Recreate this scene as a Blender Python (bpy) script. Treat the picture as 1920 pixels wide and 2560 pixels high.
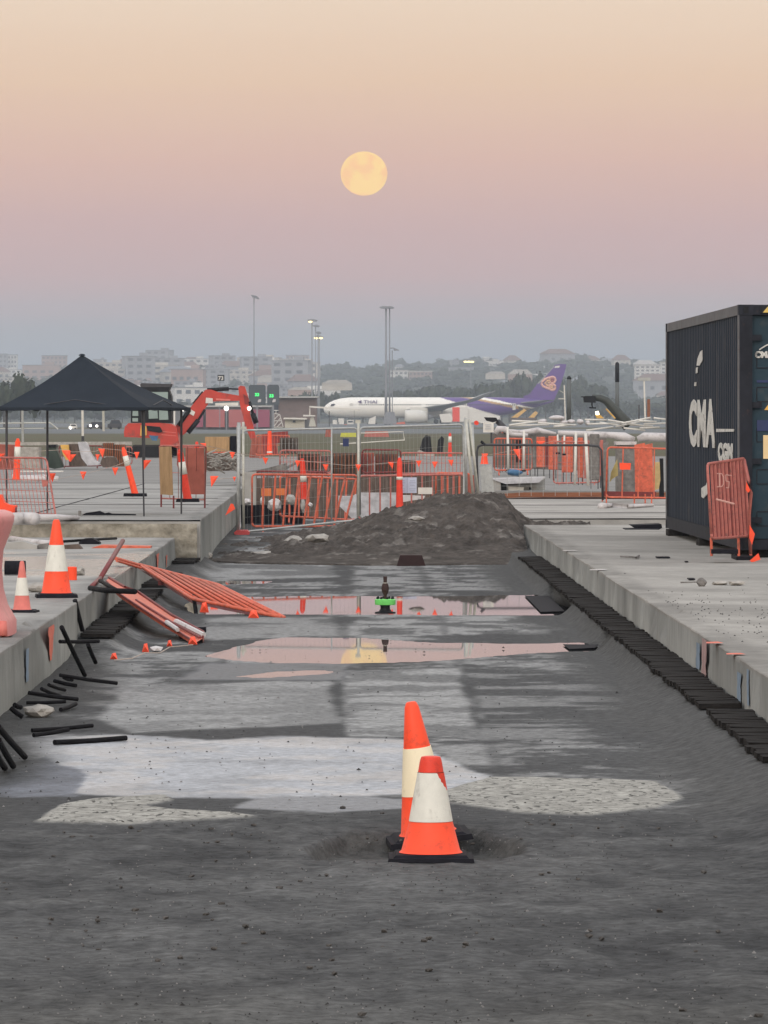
import bpy, math, random
import numpy as np
from mathutils import Vector, Matrix
R = math.radians
sc = bpy.context.scene
for o in list(bpy.data.objects): bpy.data.objects.remove(o)
COL = sc.collection
random.seed(7)

# ------------------------------------------------------------------ camera
CH = 2.1                 # eye height (m)
F = 12800.0              # focal length in photo pixels (1920 wide): a strong telephoto
HY = 1047.0              # horizon row
cam_d = bpy.data.cameras.new('camera'); cam = bpy.data.objects.new('camera', cam_d); COL.objects.link(cam)
cam.location = (0, 0, CH); cam.rotation_euler = (R(90), 0, 0)
cam_d.sensor_fit = 'HORIZONTAL'; cam_d.sensor_width = 36; cam_d.lens = 36*F/1920
cam_d.shift_y = -(1280-HY)/1920
cam_d.clip_start = 0.5; cam_d.clip_end = 60000
sc.camera = cam
# ------------------------------------------------------------------ world: dusk sky, the belt of pink over the grey-blue horizon
def lin(c):
    return tuple(((v/255)/12.92 if v/255 <= .04045 else ((v/255+.055)/1.055)**2.4) for v in c)
W = bpy.data.worlds.new('World'); sc.world = W; W.use_nodes = True
nt = W.node_tree; nt.nodes.clear()
def N(t, **k):
    n = nt.nodes.new(t)
    for a, b in k.items(): setattr(n, a, b)
    return n
def mth(op, a, b=None, clamp=False):
    n = N('ShaderNodeMath', operation=op, use_clamp=clamp)
    for i, v in enumerate((a, b)):
        if v is None: continue
        if isinstance(v, (int, float)): n.inputs[i].default_value = v
        else: nt.links.new(v, n.inputs[i])
    return n.outputs[0]
tc = N('ShaderNodeTexCoord'); sp = N('ShaderNodeSeparateXYZ'); nt.links.new(tc.outputs['Generated'], sp.inputs[0])
X_, Y_, Z_ = sp.outputs
SKYGAIN = 1.0
def ramp(stops, fac):
    r = N('ShaderNodeValToRGB'); e = r.color_ramp.elements
    while len(e) > 1: e.remove(e[-1])
    for i, (p, c) in enumerate(stops):
        el = e[0] if i == 0 else e.new(p)
        el.position = p; el.color = (*c, 1)
    nt.links.new(fac, r.inputs[0]); return r.outputs[0]
# faint banks of cloud in the low air
mp = N('ShaderNodeMapping'); mp.inputs['Scale'].default_value = (3.2, 3.2, 170); nt.links.new(tc.outputs['Generated'], mp.inputs[0])
nz = N('ShaderNodeTexNoise'); nz.inputs['Scale'].default_value = 2.2; nz.inputs['Detail'].default_value = 5; nt.links.new(mp.outputs[0], nz.inputs[0])
zc = mth('ADD', Z_, mth('MULTIPLY', mth('SUBTRACT', nz.outputs[0], .5), .0045))
low = ramp([(0, lin((146,161,180))), (.10, lin((154,165,179))), (.16, lin((172,173,179))), (.215, lin((190,174,177))), (.28, lin((206,173,172))),
            (.38, lin((212,175,170))), (.505, lin((225,184,167))), (.66, lin((233,199,170))), (.82, lin((236,211,186))), (1, lin((238,217,196)))], mth('MULTIPLY', zc, 10, True))
high = ramp([(.1, lin((236,218,196))), (.22, lin((232,222,208))), (.5, lin((214,212,212))), (1, lin((196,200,210)))], Z_)
mx = N('ShaderNodeMixRGB'); nt.links.new(mth('GREATER_THAN', Z_, .1), mx.inputs[0]); nt.links.new(low, mx.inputs[1]); nt.links.new(high, mx.inputs[2])
# the brighter half of the sky is behind the camera, where the sun is just below the horizon
back = mth('MULTIPLY', mth('MAXIMUM', mth('MULTIPLY', Y_, -1), 0), 1.0)
gain = mth('ADD', mth('ADD', 1.0, mth('MULTIPLY', back, 1.5)), mth('MULTIPLY', mth('MAXIMUM', Z_, 0), 1.0))
vm = N('ShaderNodeVectorMath', operation='SCALE'); nt.links.new(mx.outputs[0], vm.inputs[0]); nt.links.new(gain, vm.inputs['Scale'])
bg = N('ShaderNodeBackground'); nt.links.new(vm.outputs[0], bg.inputs[0]); bg.inputs[1].default_value = SKYGAIN
wo = N('ShaderNodeOutputWorld'); nt.links.new(bg.outputs[0], wo.inputs[0])
# soft last light from behind the camera
sl = bpy.data.lights.new('sun', 'SUN'); sl.energy = .5; sl.angle = R(22); sl.color = (1, .9, .8)
so = bpy.data.objects.new('sun', sl); COL.objects.link(so); so.rotation_euler = (R(68), 0, R(-18))
sc.view_settings.view_transform = 'Standard'; sc.view_settings.look = 'None'; sc.view_settings.exposure = 0; sc.view_settings.gamma = 1

# ------------------------------------------------------------------ helpers
def at(px, py, D):
    """the world point seen at photo pixel (px,py) at distance D"""
    return Vector(((px-960)/F*D, D, CH+(HY-py)/F*D))
def dist(py, z): return (CH-z)*F/(py-HY)
def on(px, py, z):
    D = dist(py, z); return Vector(((px-960)/F*D, D, z))
def tag(o, label=None, cat=None, group=None, kind=None):
    if label: o['label'] = label
    if cat: o['category'] = cat
    if group: o['group'] = group
    if kind: o['kind'] = kind
    return o
def empty(name, loc=(0,0,0), rz=0):
    o = bpy.data.objects.new(name, None); COL.objects.link(o); o.location = loc; o.rotation_euler = (0,0,rz); o.empty_display_size = .1
    return o
def thing(name, label, cat, loc=(0,0,0), group=None, rz=0):
    return tag(empty(name, loc, rz), label, cat, group)
def copy_tree(o, parent=None):
    c = o.copy(); COL.objects.link(c)
    if parent: c.parent = parent
    for ch in list(o.children): copy_tree(ch, c)
    return c
class MB:
    def __init__(s): s.v = []; s.f = []; s.m = []
    def add(s, vs, fs, m=0):
        b = len(s.v); s.v += [tuple(v) for v in vs]; s.f += [tuple(b+i for i in f) for f in fs]; s.m += [m]*len(fs); return s
    def box(s, c, d, rot=None, m=0, taper=1.0):
        x, y, z = d[0]/2, d[1]/2, d[2]/2
        vs = [Vector((a*x*(taper if e > 0 else 1), b*y*(taper if e > 0 else 1), e*z)) for e in (-1,1) for a, b in ((-1,-1),(1,-1),(1,1),(-1,1))]
        if rot is not None: vs = [rot @ v for v in vs]
        vs = [v+Vector(c) for v in vs]
        return s.add(vs, [(3,2,1,0),(4,5,6,7),(0,1,5,4),(1,2,6,5),(2,3,7,6),(3,0,4,7)], m)
    def tube(s, p0, p1, r, n=8, r1=None, m=0, caps=True):
        p0 = Vector(p0); p1 = Vector(p1); d = (p1-p0)
        if d.length < 1e-6: return s
        q = d.to_track_quat('Z', 'Y'); r1 = r if r1 is None else r1
        vs = []
        for p, rr in ((p0, r), (p1, r1)):
            for i in range(n):
                a = 2*math.pi*i/n; vs.append(p + q @ Vector((rr*math.cos(a), rr*math.sin(a), 0)))
        fs = [(i, (i+1)%n, n+(i+1)%n, n+i) for i in range(n)]
        if caps: fs += [tuple(range(n-1,-1,-1)), tuple(range(n, 2*n))]
        return s.add(vs, fs, m)
    def path(s, pts, r, n=8, m=0):
        pts = [Vector(p) for p in pts]; k = len(pts); vs = []
        rs = r if isinstance(r, (list, tuple)) else [r]*k
        for j, p in enumerate(pts):
            d = (pts[min(j+1,k-1)]-pts[max(j-1,0)]); q = d.to_track_quat('Z', 'Y')
            for i in range(n):
                a = 2*math.pi*i/n; vs.append(p + q @ Vector((rs[j]*math.cos(a), rs[j]*math.sin(a), 0)))
        fs = [(j*n+i, j*n+(i+1)%n, (j+1)*n+(i+1)%n, (j+1)*n+i) for j in range(k-1) for i in range(n)]
        fs += [tuple(range(n-1,-1,-1)), tuple(range((k-1)*n, k*n))]
        return s.add(vs, fs, m)
    def lathe(s, prof, c=(0,0,0), n=24, m=0, sq=0, rot=None):
        c = Vector(c); vs = []
        for r, z in prof:
            for i in range(n):
                a = 2*math.pi*i/n; v = Vector((r*math.cos(a), r*math.sin(a), z))
                if rot is not None: v = rot @ v
                vs.append(v+c)
        k = len(prof)
        fs = [(j*n+i, j*n+(i+1)%n, (j+1)*n+(i+1)%n, (j+1)*n+i) for j in range(k-1) for i in range(n)]
        fs += [tuple(range(n-1,-1,-1)), tuple(range((k-1)*n, k*n))]
        return s.add(vs, fs, m)
    def prism(s, poly, y0, y1, m=0):
        """poly of (x,z), extruded in depth from y0 to y1"""
        n = len(poly)
        vs = [(x, y0, z) for x, z in poly]+[(x, y1, z) for x, z in poly]
        ar = sum(poly[i][0]*poly[(i+1)%n][1]-poly[(i+1)%n][0]*poly[i][1] for i in range(n))
        fs = [tuple(range(n)), tuple(range(2*n-1, n-1, -1))]+[(i+n, (i+1)%n+n, (i+1)%n, i) for i in range(n)]
        if ar < 0: fs = [f[::-1] for f in fs]
        return s.add(vs, fs, m)
    def pxprism(s, poly, D, th, m=0):
        return s.prism([(at(a,b,D).x, at(a,b,D).z) for a, b in poly], D-th/2, D+th/2, m)
    def blob(s, c, r, seed=0, sub=2, amp=.25, m=0):
        import bmesh
        bm = bmesh.new(); bmesh.ops.create_icosphere(bm, subdivisions=sub, radius=1)
        rn = random.Random(seed); ph = [rn.uniform(0,6.28) for _ in range(6)]
        vs = []
        for v in bm.verts:
            p = v.co; k = 1+amp*(math.sin(3*p.x+ph[0])*math.cos(2.7*p.y+ph[1])+.6*math.sin(5*p.z+4*p.x+ph[2])+.4*math.cos(7*p.y-3*p.z+ph[3]))
            vs.append((c[0]+p.x*r[0]*k, c[1]+p.y*r[1]*k, c[2]+p.z*r[2]*k))
        fs = [tuple(v.index for v in f.verts) for f in bm.faces]; bm.free()
        return s.add(vs, fs, m)
    def build(s, name, mats, parent=None, world=True, smooth=False, origin=None, label=None):
        """world=True: vertices are world points, made relative to the parent's place"""
        off = Vector((0,0,0)); p = parent
        if world:
            while p is not None: off += p.location; p = p.parent
        if parent is None and origin is not None: off = Vector(origin)
        me = bpy.data.meshes.new(name)
        me.from_pydata([(v[0]-off.x, v[1]-off.y, v[2]-off.z) for v in s.v], [], s.f)
        if not isinstance(mats, (list, tuple)): mats = [mats]
        for m in mats: me.materials.append(m)
        if len(mats) > 1: me.polygons.foreach_set('material_index', s.m)
        if smooth: me.polygons.foreach_set('use_smooth', [True]*len(s.f))
        me.update()
        o = bpy.data.objects.new(name, me); COL.objects.link(o)
        if parent is not None: o.parent = parent
        elif origin is not None: o.location = origin
        if label: o['label'] = label
        return o
def smooth_angle(o, a=40):
    me = o.data
    me.polygons.foreach_set('use_smooth', [True]*len(me.polygons))
    try: me.set_sharp_from_angle(angle=R(a))
    except Exception: pass
    return o
def text_mesh(body, size, name, mat, parent, M, ext=.002, align='LEFT', bold=0, space=1.0):
    cu = bpy.data.curves.new('t', 'FONT'); cu.body = body; cu.size = size; cu.extrude = ext; cu.align_x = align; cu.offset = bold; cu.resolution_u = 3; cu.space_character = space
    ob = bpy.data.objects.new('t', cu); COL.objects.link(ob)
    dg = bpy.context.evaluated_depsgraph_get(); dg.update()
    me = bpy.data.meshes.new_from_object(ob.evaluated_get(dg)); bpy.data.objects.remove(ob); bpy.data.curves.remove(cu)
    me.transform(M); me.name = name; me.materials.clear(); me.materials.append(mat)
    o = bpy.data.objects.new(name, me); COL.objects.link(o); o.parent = parent
    return o
# numpy value noise
_rs = np.random.RandomState(3); _T = _rs.rand(256, 256)
def vnoise(x, y):
    xi = np.floor(x).astype(int); yi = np.floor(y).astype(int); fx = x-xi; fy = y-yi
    fx = fx*fx*(3-2*fx); fy = fy*fy*(3-2*fy)
    a = _T[xi & 255, yi & 255]; b = _T[(xi+1) & 255, yi & 255]; c = _T[xi & 255, (yi+1) & 255]; d = _T[(xi+1) & 255, (yi+1) & 255]
    return (a*(1-fx)+b*fx)*(1-fy)+(c*(1-fx)+d*fx)*fy
def fbm(x, y, o=4, g=.5):
    x = np.asarray(x, float); y = np.asarray(y, float); s = 0; a = 1; t = 0
    for i in range(o):
        s = s+a*vnoise(x*2**i+17.3*i, y*2**i+9.1*i); t += a; a *= g
    return s/t
def sstep(a, b, x):
    t = np.clip((x-a)/(b-a), 0, 1); return t*t*(3-2*t)
def inpoly(px, py, poly):
    c = np.zeros(px.shape, bool); n = len(poly)
    for i in range(n):
        x0, y0 = poly[i]; x1, y1 = poly[(i+1) % n]
        if y0 == y1: continue
        k = ((y0 > py) != (y1 > py)) & (px < (x1-x0)*(py-y0)/(y1-y0)+x0); c ^= k
    return c
def polydist(px, py, poly, sx, sy):
    """signed distance (in soft units) to a polygon, + inside"""
    d = np.full(px.shape, 1e9); n = len(poly)
    for i in range(n):
        x0, y0 = poly[i][0]/sx, poly[i][1]/sy; x1, y1 = poly[(i+1) % n][0]/sx, poly[(i+1) % n][1]/sy
        ex, ey = x1-x0, y1-y0; l = ex*ex+ey*ey+1e-12
        t = np.clip(((px/sx-x0)*ex+(py/sy-y0)*ey)/l, 0, 1)
        d = np.minimum(d, np.hypot(px/sx-x0-t*ex, py/sy-y0-t*ey))
    return np.where(inpoly(px, py, poly), d, -d)

# ------------------------------------------------------------------ materials
def mat(name, c, rough=.6, spec=.4, var=.15, vscale=6, bump=0, bscale=30, metal=0, stretch=None, c2=None, alpha=None, sharp=False):
    m = bpy.data.materials.new(name); m.use_nodes = True; t = m.node_tree; b = t.nodes['Principled BSDF']; L = t.links
    b.inputs['Roughness'].default_value = rough; b.inputs['Specular IOR Level'].default_value = spec; b.inputs['Metallic'].default_value = metal
    tc = t.nodes.new('ShaderNodeTexCoord'); src = tc.outputs['Object']
    if stretch:
        mp = t.nodes.new('ShaderNodeMapping'); mp.inputs['Scale'].default_value = stretch; L.new(src, mp.inputs[0]); src = mp.outputs[0]
    n = t.nodes.new('ShaderNodeTexNoise'); n.inputs['Scale'].default_value = vscale; n.inputs['Detail'].default_value = 6; n.inputs['Roughness'].default_value = .62
    L.new(src, n.inputs[0])
    r = t.nodes.new('ShaderNodeValToRGB'); e = r.color_ramp.elements
    c2 = c2 or tuple(min(1, x*(1+var)) for x in c); c1 = tuple(x*(1-var) for x in c) if c2 else c
    e[0].position = .4 if sharp else .3; e[1].position = .6 if sharp else .7; e[0].color = (*c1, 1); e[1].color = (*c2, 1)
    L.new(n.outputs[0], r.inputs[0]); L.new(r.outputs[0], b.inputs['Base Color'])
    if bump:
        n2 = t.nodes.new('ShaderNodeTexNoise'); n2.inputs['Scale'].default_value = bscale; n2.inputs['Detail'].default_value = 5; L.new(src, n2.inputs[0])
        bp = t.nodes.new('ShaderNodeBump'); bp.inputs['Strength'].default_value = 1; bp.inputs['Distance'].default_value = bump; L.new(n2.outputs[0], bp.inputs['Height']); L.new(bp.outputs[0], b.inputs['Normal'])
    return m
def scuff(m, c=(.05,.04,.035), lo=.60, hi=.68, scale=7, amt=.6, stretch=(1,1,1)):
    t = m.node_tree; L = t.links; b = t.nodes['Principled BSDF']; src = b.inputs['Base Color'].links[0].from_socket
    tc = t.nodes.new('ShaderNodeTexCoord'); mp = t.nodes.new('ShaderNodeMapping'); mp.inputs['Scale'].default_value = stretch; mp.inputs['Location'].default_value = (3,5,1); L.new(tc.outputs['Object'], mp.inputs[0])
    n = t.nodes.new('ShaderNodeTexNoise'); n.inputs['Scale'].default_value = scale; n.inputs['Detail'].default_value = 8; n.inputs['Roughness'].default_value = .7; L.new(mp.outputs[0], n.inputs[0])
    r_ = t.nodes.new('ShaderNodeMapRange'); r_.inputs[1].default_value = lo; r_.inputs[2].default_value = hi; r_.inputs[3].default_value = 0; r_.inputs[4].default_value = amt; L.new(n.outputs[0], r_.inputs[0])
    mx = t.nodes.new('ShaderNodeMixRGB'); L.new(r_.outputs[0], mx.inputs[0]); L.new(src, mx.inputs[1]); mx.inputs[2].default_value = (*c,1); L.new(mx.outputs[0], b.inputs['Base Color']); return m
def emit(name, c, s):
    m = bpy.data.materials.new(name); m.use_nodes = True; t = m.node_tree; t.nodes.clear()
    e = t.nodes.new('ShaderNodeEmission'); e.inputs[0].default_value = (*c, 1); e.inputs[1].default_value = s
    o = t.nodes.new('ShaderNodeOutputMaterial'); t.links.new(e.outputs[0], o.inputs[0]); return m
def mesh_color_mat(name, rough=.5, spec=.4, scale=(1,1,1), nscale=8, nvar=.25, bump=0, bscale=40, wetattr=False):
    """base colour stored per vertex as 'paint', roughness from 'wet' """
    m = bpy.data.materials.new(name); m.use_nodes = True; t = m.node_tree; b = t.nodes['Principled BSDF']; L = t.links
    a = t.nodes.new('ShaderNodeAttribute'); a.attribute_name = 'paint'
    tc = t.nodes.new('ShaderNodeTexCoord'); mp = t.nodes.new('ShaderNodeMapping'); mp.inputs['Scale'].default_value = scale; L.new(tc.outputs['Object'], mp.inputs[0])
    n = t.nodes.new('ShaderNodeTexNoise'); n.inputs['Scale'].default_value = nscale; n.inputs['Detail'].default_value = 8; n.inputs['Roughness'].default_value = .7; L.new(mp.outputs[0], n.inputs[0])
    mr = t.nodes.new('ShaderNodeMapRange'); mr.inputs[1].default_value = .3; mr.inputs[2].default_value = .7; mr.inputs[3].default_value = 1-nvar; mr.inputs[4].default_value = 1+nvar; L.new(n.outputs[0], mr.inputs[0])
    v = t.nodes.new('ShaderNodeVectorMath'); v.operation = 'SCALE'; L.new(a.outputs['Color'], v.inputs[0]); L.new(mr.outputs[0], v.inputs['Scale']); L.new(v.outputs[0], b.inputs['Base Color'])
    b.inputs['Roughness'].default_value = rough; b.inputs['Specular IOR Level'].default_value = spec
    if wetattr:
        w = t.nodes.new('ShaderNodeAttribute'); w.attribute_name = 'wet'
        m1 = t.nodes.new('ShaderNodeMapRange'); m1.inputs[3].default_value = rough; m1.inputs[4].default_value = .16; L.new(w.outputs['Fac'], m1.inputs[0]); L.new(m1.outputs[0], b.inputs['Roughness'])
        m2 = t.nodes.new('ShaderNodeMapRange'); m2.inputs[3].default_value = spec; m2.inputs[4].default_value = .5; L.new(w.outputs['Fac'], m2.inputs[0]); L.new(m2.outputs[0], b.inputs['Specular IOR Level'])
    if bump:
        n2 = t.nodes.new('ShaderNodeTexNoise'); n2.inputs['Scale'].default_value = bscale; n2.inputs['Detail'].default_value = 6; L.new(mp.outputs[0], n2.inputs[0])
        bp = t.nodes.new('ShaderNodeBump'); bp.inputs['Distance'].default_value = bump; L.new(n2.outputs[0], bp.inputs['Height']); L.new(bp.outputs[0], b.inputs['Normal'])
    return m
def set_attr(me, name, arr, color=False):
    if color:
        a = me.attributes.new(name, 'FLOAT_COLOR', 'POINT'); full = np.ones((len(arr), 4), np.float32); full[:, :3] = arr; a.data.foreach_set('color', full.ravel())
    else:
        a = me.attributes.new(name, 'FLOAT', 'POINT'); a.data.foreach_set('value', np.asarray(arr, np.float32))
def grid_mesh(name, P, mats, attrs=(), smooth=True):
    """P: array (rows, cols, 3)"""
    r, c, _ = P.shape; me = bpy.data.meshes.new(name)
    idx = np.arange(r*c).reshape(r, c)
    q = np.stack([idx[:-1, :-1], idx[:-1, 1:], idx[1:, 1:], idx[1:, :-1]], -1).reshape(-1, 4)
    me.vertices.add(r*c); me.vertices.foreach_set('co', P.reshape(-1).astype(np.float32))
    me.loops.add(q.size); me.loops.foreach_set('vertex_index', q.ravel().astype(np.int32))
    me.polygons.add(len(q)); me.polygons.foreach_set('loop_start', np.arange(0, q.size, 4, dtype=np.int32))
    me.update(calc_edges=True)
    if smooth: me.polygons.foreach_set('use_smooth', [True]*len(q))
    for m in (mats if isinstance(mats, (list, tuple)) else [mats]): me.materials.append(m)
    for n, arr, col in attrs: set_attr(me, n, arr, col)
    o = bpy.data.objects.new(name, me); COL.objects.link(o); return o

M = {}
M['safety'] = mat('safety_orange', (.93,.075,.022), .5, .35, .06, 9)
M['safety_red'] = mat('cone_red', (.72,.045,.02), .5, .35, .1, 9)
M['faded'] = mat('faded_pink_plastic', (.62,.17,.14), .6, .3, .12, 12)
M['pinkplastic'] = mat('pink_plastic', (.62,.23,.22), .45, .4, .08, 3)
M['sleeve'] = mat('reflective_white', (.66,.65,.58), .4, .4, .08, 14)
M['sleeve_warm'] = mat('reflective_cream', (.86,.76,.54), .4, .4, .04, 10)
M['rubber'] = mat('black_rubber', (.009,.009,.013), .75, .12, .3, 20)
M['rubber_dark'] = mat('black_tube_plastic', (.007,.0065,.008), .75, .12, .4, 15)
M['barrier'] = mat('barrier_orange_paint', (.56,.115,.062), .5, .35, .25, 12)
M['barrier_pink'] = mat('barrier_faded_red', (.42,.13,.105), .5, .35, .2, 12)
M['barrier_dark'] = mat('barrier_dark_red', (.16,.025,.025), .5, .35, .25, 12)
M['galv'] = mat('galvanised_steel', (.36,.37,.36), .45, .5, .2, 15, metal=.3)
M['galv_light'] = mat('bright_galvanised', (.46,.455,.40), .45, .5, .15, 15, metal=.2)
M['darksteel'] = mat('dark_steel', (.035,.035,.04), .5, .4, .2, 10)
M['white'] = mat('white_paint', (.62,.60,.55), .5, .4, .1, 6)
M['white_pvc'] = mat('white_pvc', (.50,.475,.47), .4, .4, .1, 3)
M['flag'] = mat('bunting_orange', (.95,.10,.045), .6, .2, .08, 20)
M['cord'] = mat('cord', (.42,.35,.3), .8, .2, .1, 20)
M['plywood'] = mat('plywood', (.36,.23,.12), .7, .2, .25, 4, stretch=(6,6,.8))
M['timber'] = mat('dark_timber', (.021,.019,.018), .85, .08, .55, 5, bump=.006, bscale=30, stretch=(1,7,3))
M['brown'] = mat('brown_timber', (.22,.085,.045), .7, .25, .3, 3, stretch=(.6,6,6))
M['canvas'] = mat('charcoal_canvas', (.022,.028,.037), .85, .1, .12, 3)
M['excav'] = mat('excavator_red', (.44,.036,.022), .4, .45, .12, 3)
M['excav_dark'] = mat('excavator_dark_red', (.20,.02,.018), .5, .4, .3, 4)
M['black'] = mat('black_paint', (.009,.010,.013), .55, .2, .2, 5)
M['glass'] = mat('cab_glass', (.24,.30,.27), .08, .6, .12, 2)
M['darkglass'] = mat('dark_glass', (.03,.035,.045), .1, .6, .1, 1)
M['yellow'] = mat('yellow_paint', (.62,.36,.08), .5, .4, .15, 5)
M['yellowgreen'] = mat('yellow_green', (.50,.50,.06), .5, .4, .15, 5)
M['blue'] = mat('blue_tarp', (.05,.13,.24), .6, .3, .3, 6)
M['green'] = mat('hydrant_green', (.16,.62,.14), .4, .45, .12, 20)
M['darkgreen'] = mat('dark_green_plastic', (.04,.06,.05), .55, .35, .2, 4)
M['rust'] = mat('dark_rust', (.035,.017,.015), .7, .3, .4, 30)
M['maroon'] = mat('maroon_box', (.028,.012,.012), .7, .3, .3, 8)
M['plastic_or_reflection_sheet'] = mat('grey_plastic_sheet', (.42,.42,.44), .35, .45, .25, 5, bump=.03, bscale=6)
M['crate'] = mat('brown_crate', (.10,.075,.062), .8, .25, .4, 4, stretch=(4,4,1))
M['crate_red'] = mat('red_brown_sheet', (.30,.085,.06), .7, .3, .3, 3)
M['concrete'] = mat('light_concrete', (.33,.32,.30), .85, .25, .18, 2.5, bump=.004, bscale=25)
M['rock'] = mat('rubble', (.17,.16,.15), .9, .2, .35, 9, bump=.02, bscale=12)
M['rock_light'] = mat('pale_rubble', (.33,.31,.28), .9, .2, .3, 8, bump=.02, bscale=10)
M['steelgrey'] = mat('mast_grey', (.20,.21,.23), .5, .4, .1, 1)
M['lit'] = emit('lit_lamp', (1,.86,.55), 6)
M['lit_white'] = emit('lit_white_lamp', (1,.95,.86), 4)
M['lit_yellow'] = emit('lit_yellow_lamp', (1,.78,.34), 3.2)
M['lit_green'] = emit('lit_green_sign', (.08,.95,.22), 1.6)
M['paper'] = mat('notice_paper', (.50,.54,.66), .6, .3, .06, 8)
M['ink'] = mat('grey_ink', (.22,.25,.33), .6, .3, .05, 8)

scuff(M['safety'], (.30,.04,.02), .56, .70, 9, .55); scuff(M['sleeve'], (.22,.20,.17), .56, .72, 11, .6, (1,1,.5)); scuff(M['sleeve_warm'], (.40,.32,.2), .60, .75, 10, .5)
scuff(M['safety_red'], (.2,.02,.015), .55, .7, 12, .5); scuff(M['pinkplastic'], (.30,.12,.11), .55, .75, 5, .6); scuff(M['barrier'], (.16,.07,.05), .54, .66, 14, .7); scuff(M['barrier_pink'], (.14,.08,.07), .54, .66, 14, .7)
scuff(M['white_pvc'], (.20,.17,.16), .52, .68, 6, .7); scuff(M['excav'], (.12,.05,.04), .56, .68, 3, .7)
# ------------------------------------------------------------------ ground
def XL(D): return -2.52-.0053*D       # face of the left slab
def XR(D): return 2.66-.0061*D        # face of the right slab
ZS = .45                              # slab tops
ZU = .69                              # upper left slab
pys = np.concatenate([np.arange(2700, 1380, -2.2), np.arange(1380, 1290, -3.)])
Ds = np.concatenate([np.linspace(2, 15, 12), CH*F/(pys-HY), np.linspace(112, 130, 8)])
us = np.concatenate([[-60,-25,-12,-7,-5,-4,-3.5], np.arange(-3.2, 2.96, .021), [3.3,3.9,5,7,12,25,60]])
U, V = np.meshgrid(us, Ds)
GX, GY = U-.0055*V*(np.abs(U) < 4), V
PX = 960+GX/GY*F; PY = HY+CH*F/GY
puddle1 = [(470,1510),(500,1497),(620,1492),(800,1489),(1000,1491),(1180,1489),(1300,1487),(1390,1485),(1425,1498),(1436,1522),(1430,1536),(1250,1536),(900,1535),(640,1534),(500,1533),(480,1524)]
puddle2 = [(520,1639),(580,1622),(650,1602),(720,1592),(900,1594),(1060,1605),(1180,1607),(1300,1608),(1440,1606),(1515,1609),(1520,1624),(1400,1628),(1310,1632),(1180,1643),(1080,1651),(960,1655),(840,1657),(690,1655),(600,1650)]
puddle3 = [(600,1690),(700,1677),(800,1674),(835,1678),(790,1684),(700,1690),(650,1693)]
puddle4 = [(520,1455),(560,1451),(665,1453),(655,1457),(560,1459)]
n1 = fbm(GX*1.3+5, GY*.55, 5); n2 = fbm(GX*4+50, GY*2.2, 4); n3 = fbm(GX*9, GY*5+30, 3); nbig = fbm(GX*.45+9, GY*.22+3, 3)
wob = (n1-.5)*14
alb = np.full(GX.shape, .30); wet = np.zeros(GX.shape); H = np.zeros(GX.shape)
tint = np.zeros(GX.shape)                                   # + warm, - bluish
def soft(poly, ex, ey, wx=30, wy=5, amp=.9):
    d = polydist(PX, PY, poly, ex, ey)+(n1-.5)*amp+(n2-.5)*amp*.5
    return sstep(-.25, .25, d)
def put(mask, a=None, w=None, t=None):
    global alb, wet, tint
    if a is not None: alb = alb*(1-mask)+a*mask
    if w is not None: wet = wet*(1-mask)+w*mask
    if t is not None: tint = tint*(1-mask)+t*mask
streak = sstep(.43, .56, fbm(GX*.8+3, GY*.62, 6, .6))
fine = sstep(.42, .58, fbm(GX*1.9+3, GY*1.7+7, 6, .62))
# far part of the floor: wet and dry streaks
m_far = sstep(2090, 2040, PY)
put(m_far, .14+.36*streak*fine+.08*streak, .12*(1-streak))
# dry concrete panels
put(soft([(300,1712),(842,1704),(848,1806),(700,1815),(330,1832),(250,1800)], 60, 14), .56+.14*(fine-.5), 0)
put(soft([(846,1672),(1150,1668),(1195,1800),(1200,1842),(880,1840),(845,1760)], 50, 14), .40+.26*fine, 0)
put(soft([(1165,1672),(1640,1690),(1750,1830),(1200,1852)], 60, 18), .20+.26*sstep(.44,.58,fbm(GX*1.1+8, GY*2.4, 6, .6)), 0)
put(soft([(520,1545),(830,1542),(850,1590),(700,1588),(540,1600)], 60, 10), .28+.25*streak, .1)
put(soft([(880,1545),(1300,1540),(1380,1585),(880,1588)], 60, 8), .26+.34*fine, .1)
put(soft([(480,1405),(820,1402),(850,1440),(470,1452)], 60, 8), .34+.25*streak, .05)
put(soft([(880,1405),(1230,1405),(1300,1480),(880,1470)], 60, 8), .2+.36*fine, .1)
# seams between the panels
uu = GX+.0054*GY
for s0 in (-.142, .878):
    k = np.exp(-((uu-s0-(n1-.5)*.09-(n2-.5)*.07)/(.03+.04*n1))**2)*m_far*sstep(.3,.55,fbm(GX*.6,GY*.35+4,3)+.12)
    put(np.clip(k*(.15+.45*fine), 0, .5), .17, .02)
# wet film, its pale bluish sky reflection painted into the colour
film = soft([(-40,1842),(300,1836),(520,1850),(700,1842),(1010,1852),(1110,1890),(1235,1946),(1120,1972),(1010,1985),(760,1998),(400,1992),(200,1985),(-40,1975)], 50, 12, amp=1.2)
put(film, .60+.16*streak, .55+.3*fine, -.5)
put(soft([(-60,1900),(120,1890),(215,1935),(190,1990),(-60,1995)], 40, 12, amp=2), .26+.1*fine, .45, -1.)
put(soft([(640,1998),(900,1990),(1010,2000),(1010,2020),(820,2032),(600,2020)], 50, 8), .42, .6, -.5)
put(soft([(500,1655),(900,1655),(850,1700),(440,1700)], 60, 10), .17+.1*streak, .55, -.4)
# edges by the walls: dark dirt
k = sstep(.75, .25, np.abs(GX-XL(GY))+(n1-.5)*.7)*m_far; put(k, .17, 0, .2)
k = sstep(1.15, .55, np.abs(GX-XR(GY))+(n1-.5)*.5)*m_far; put(k, .20, .05, .1)
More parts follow.
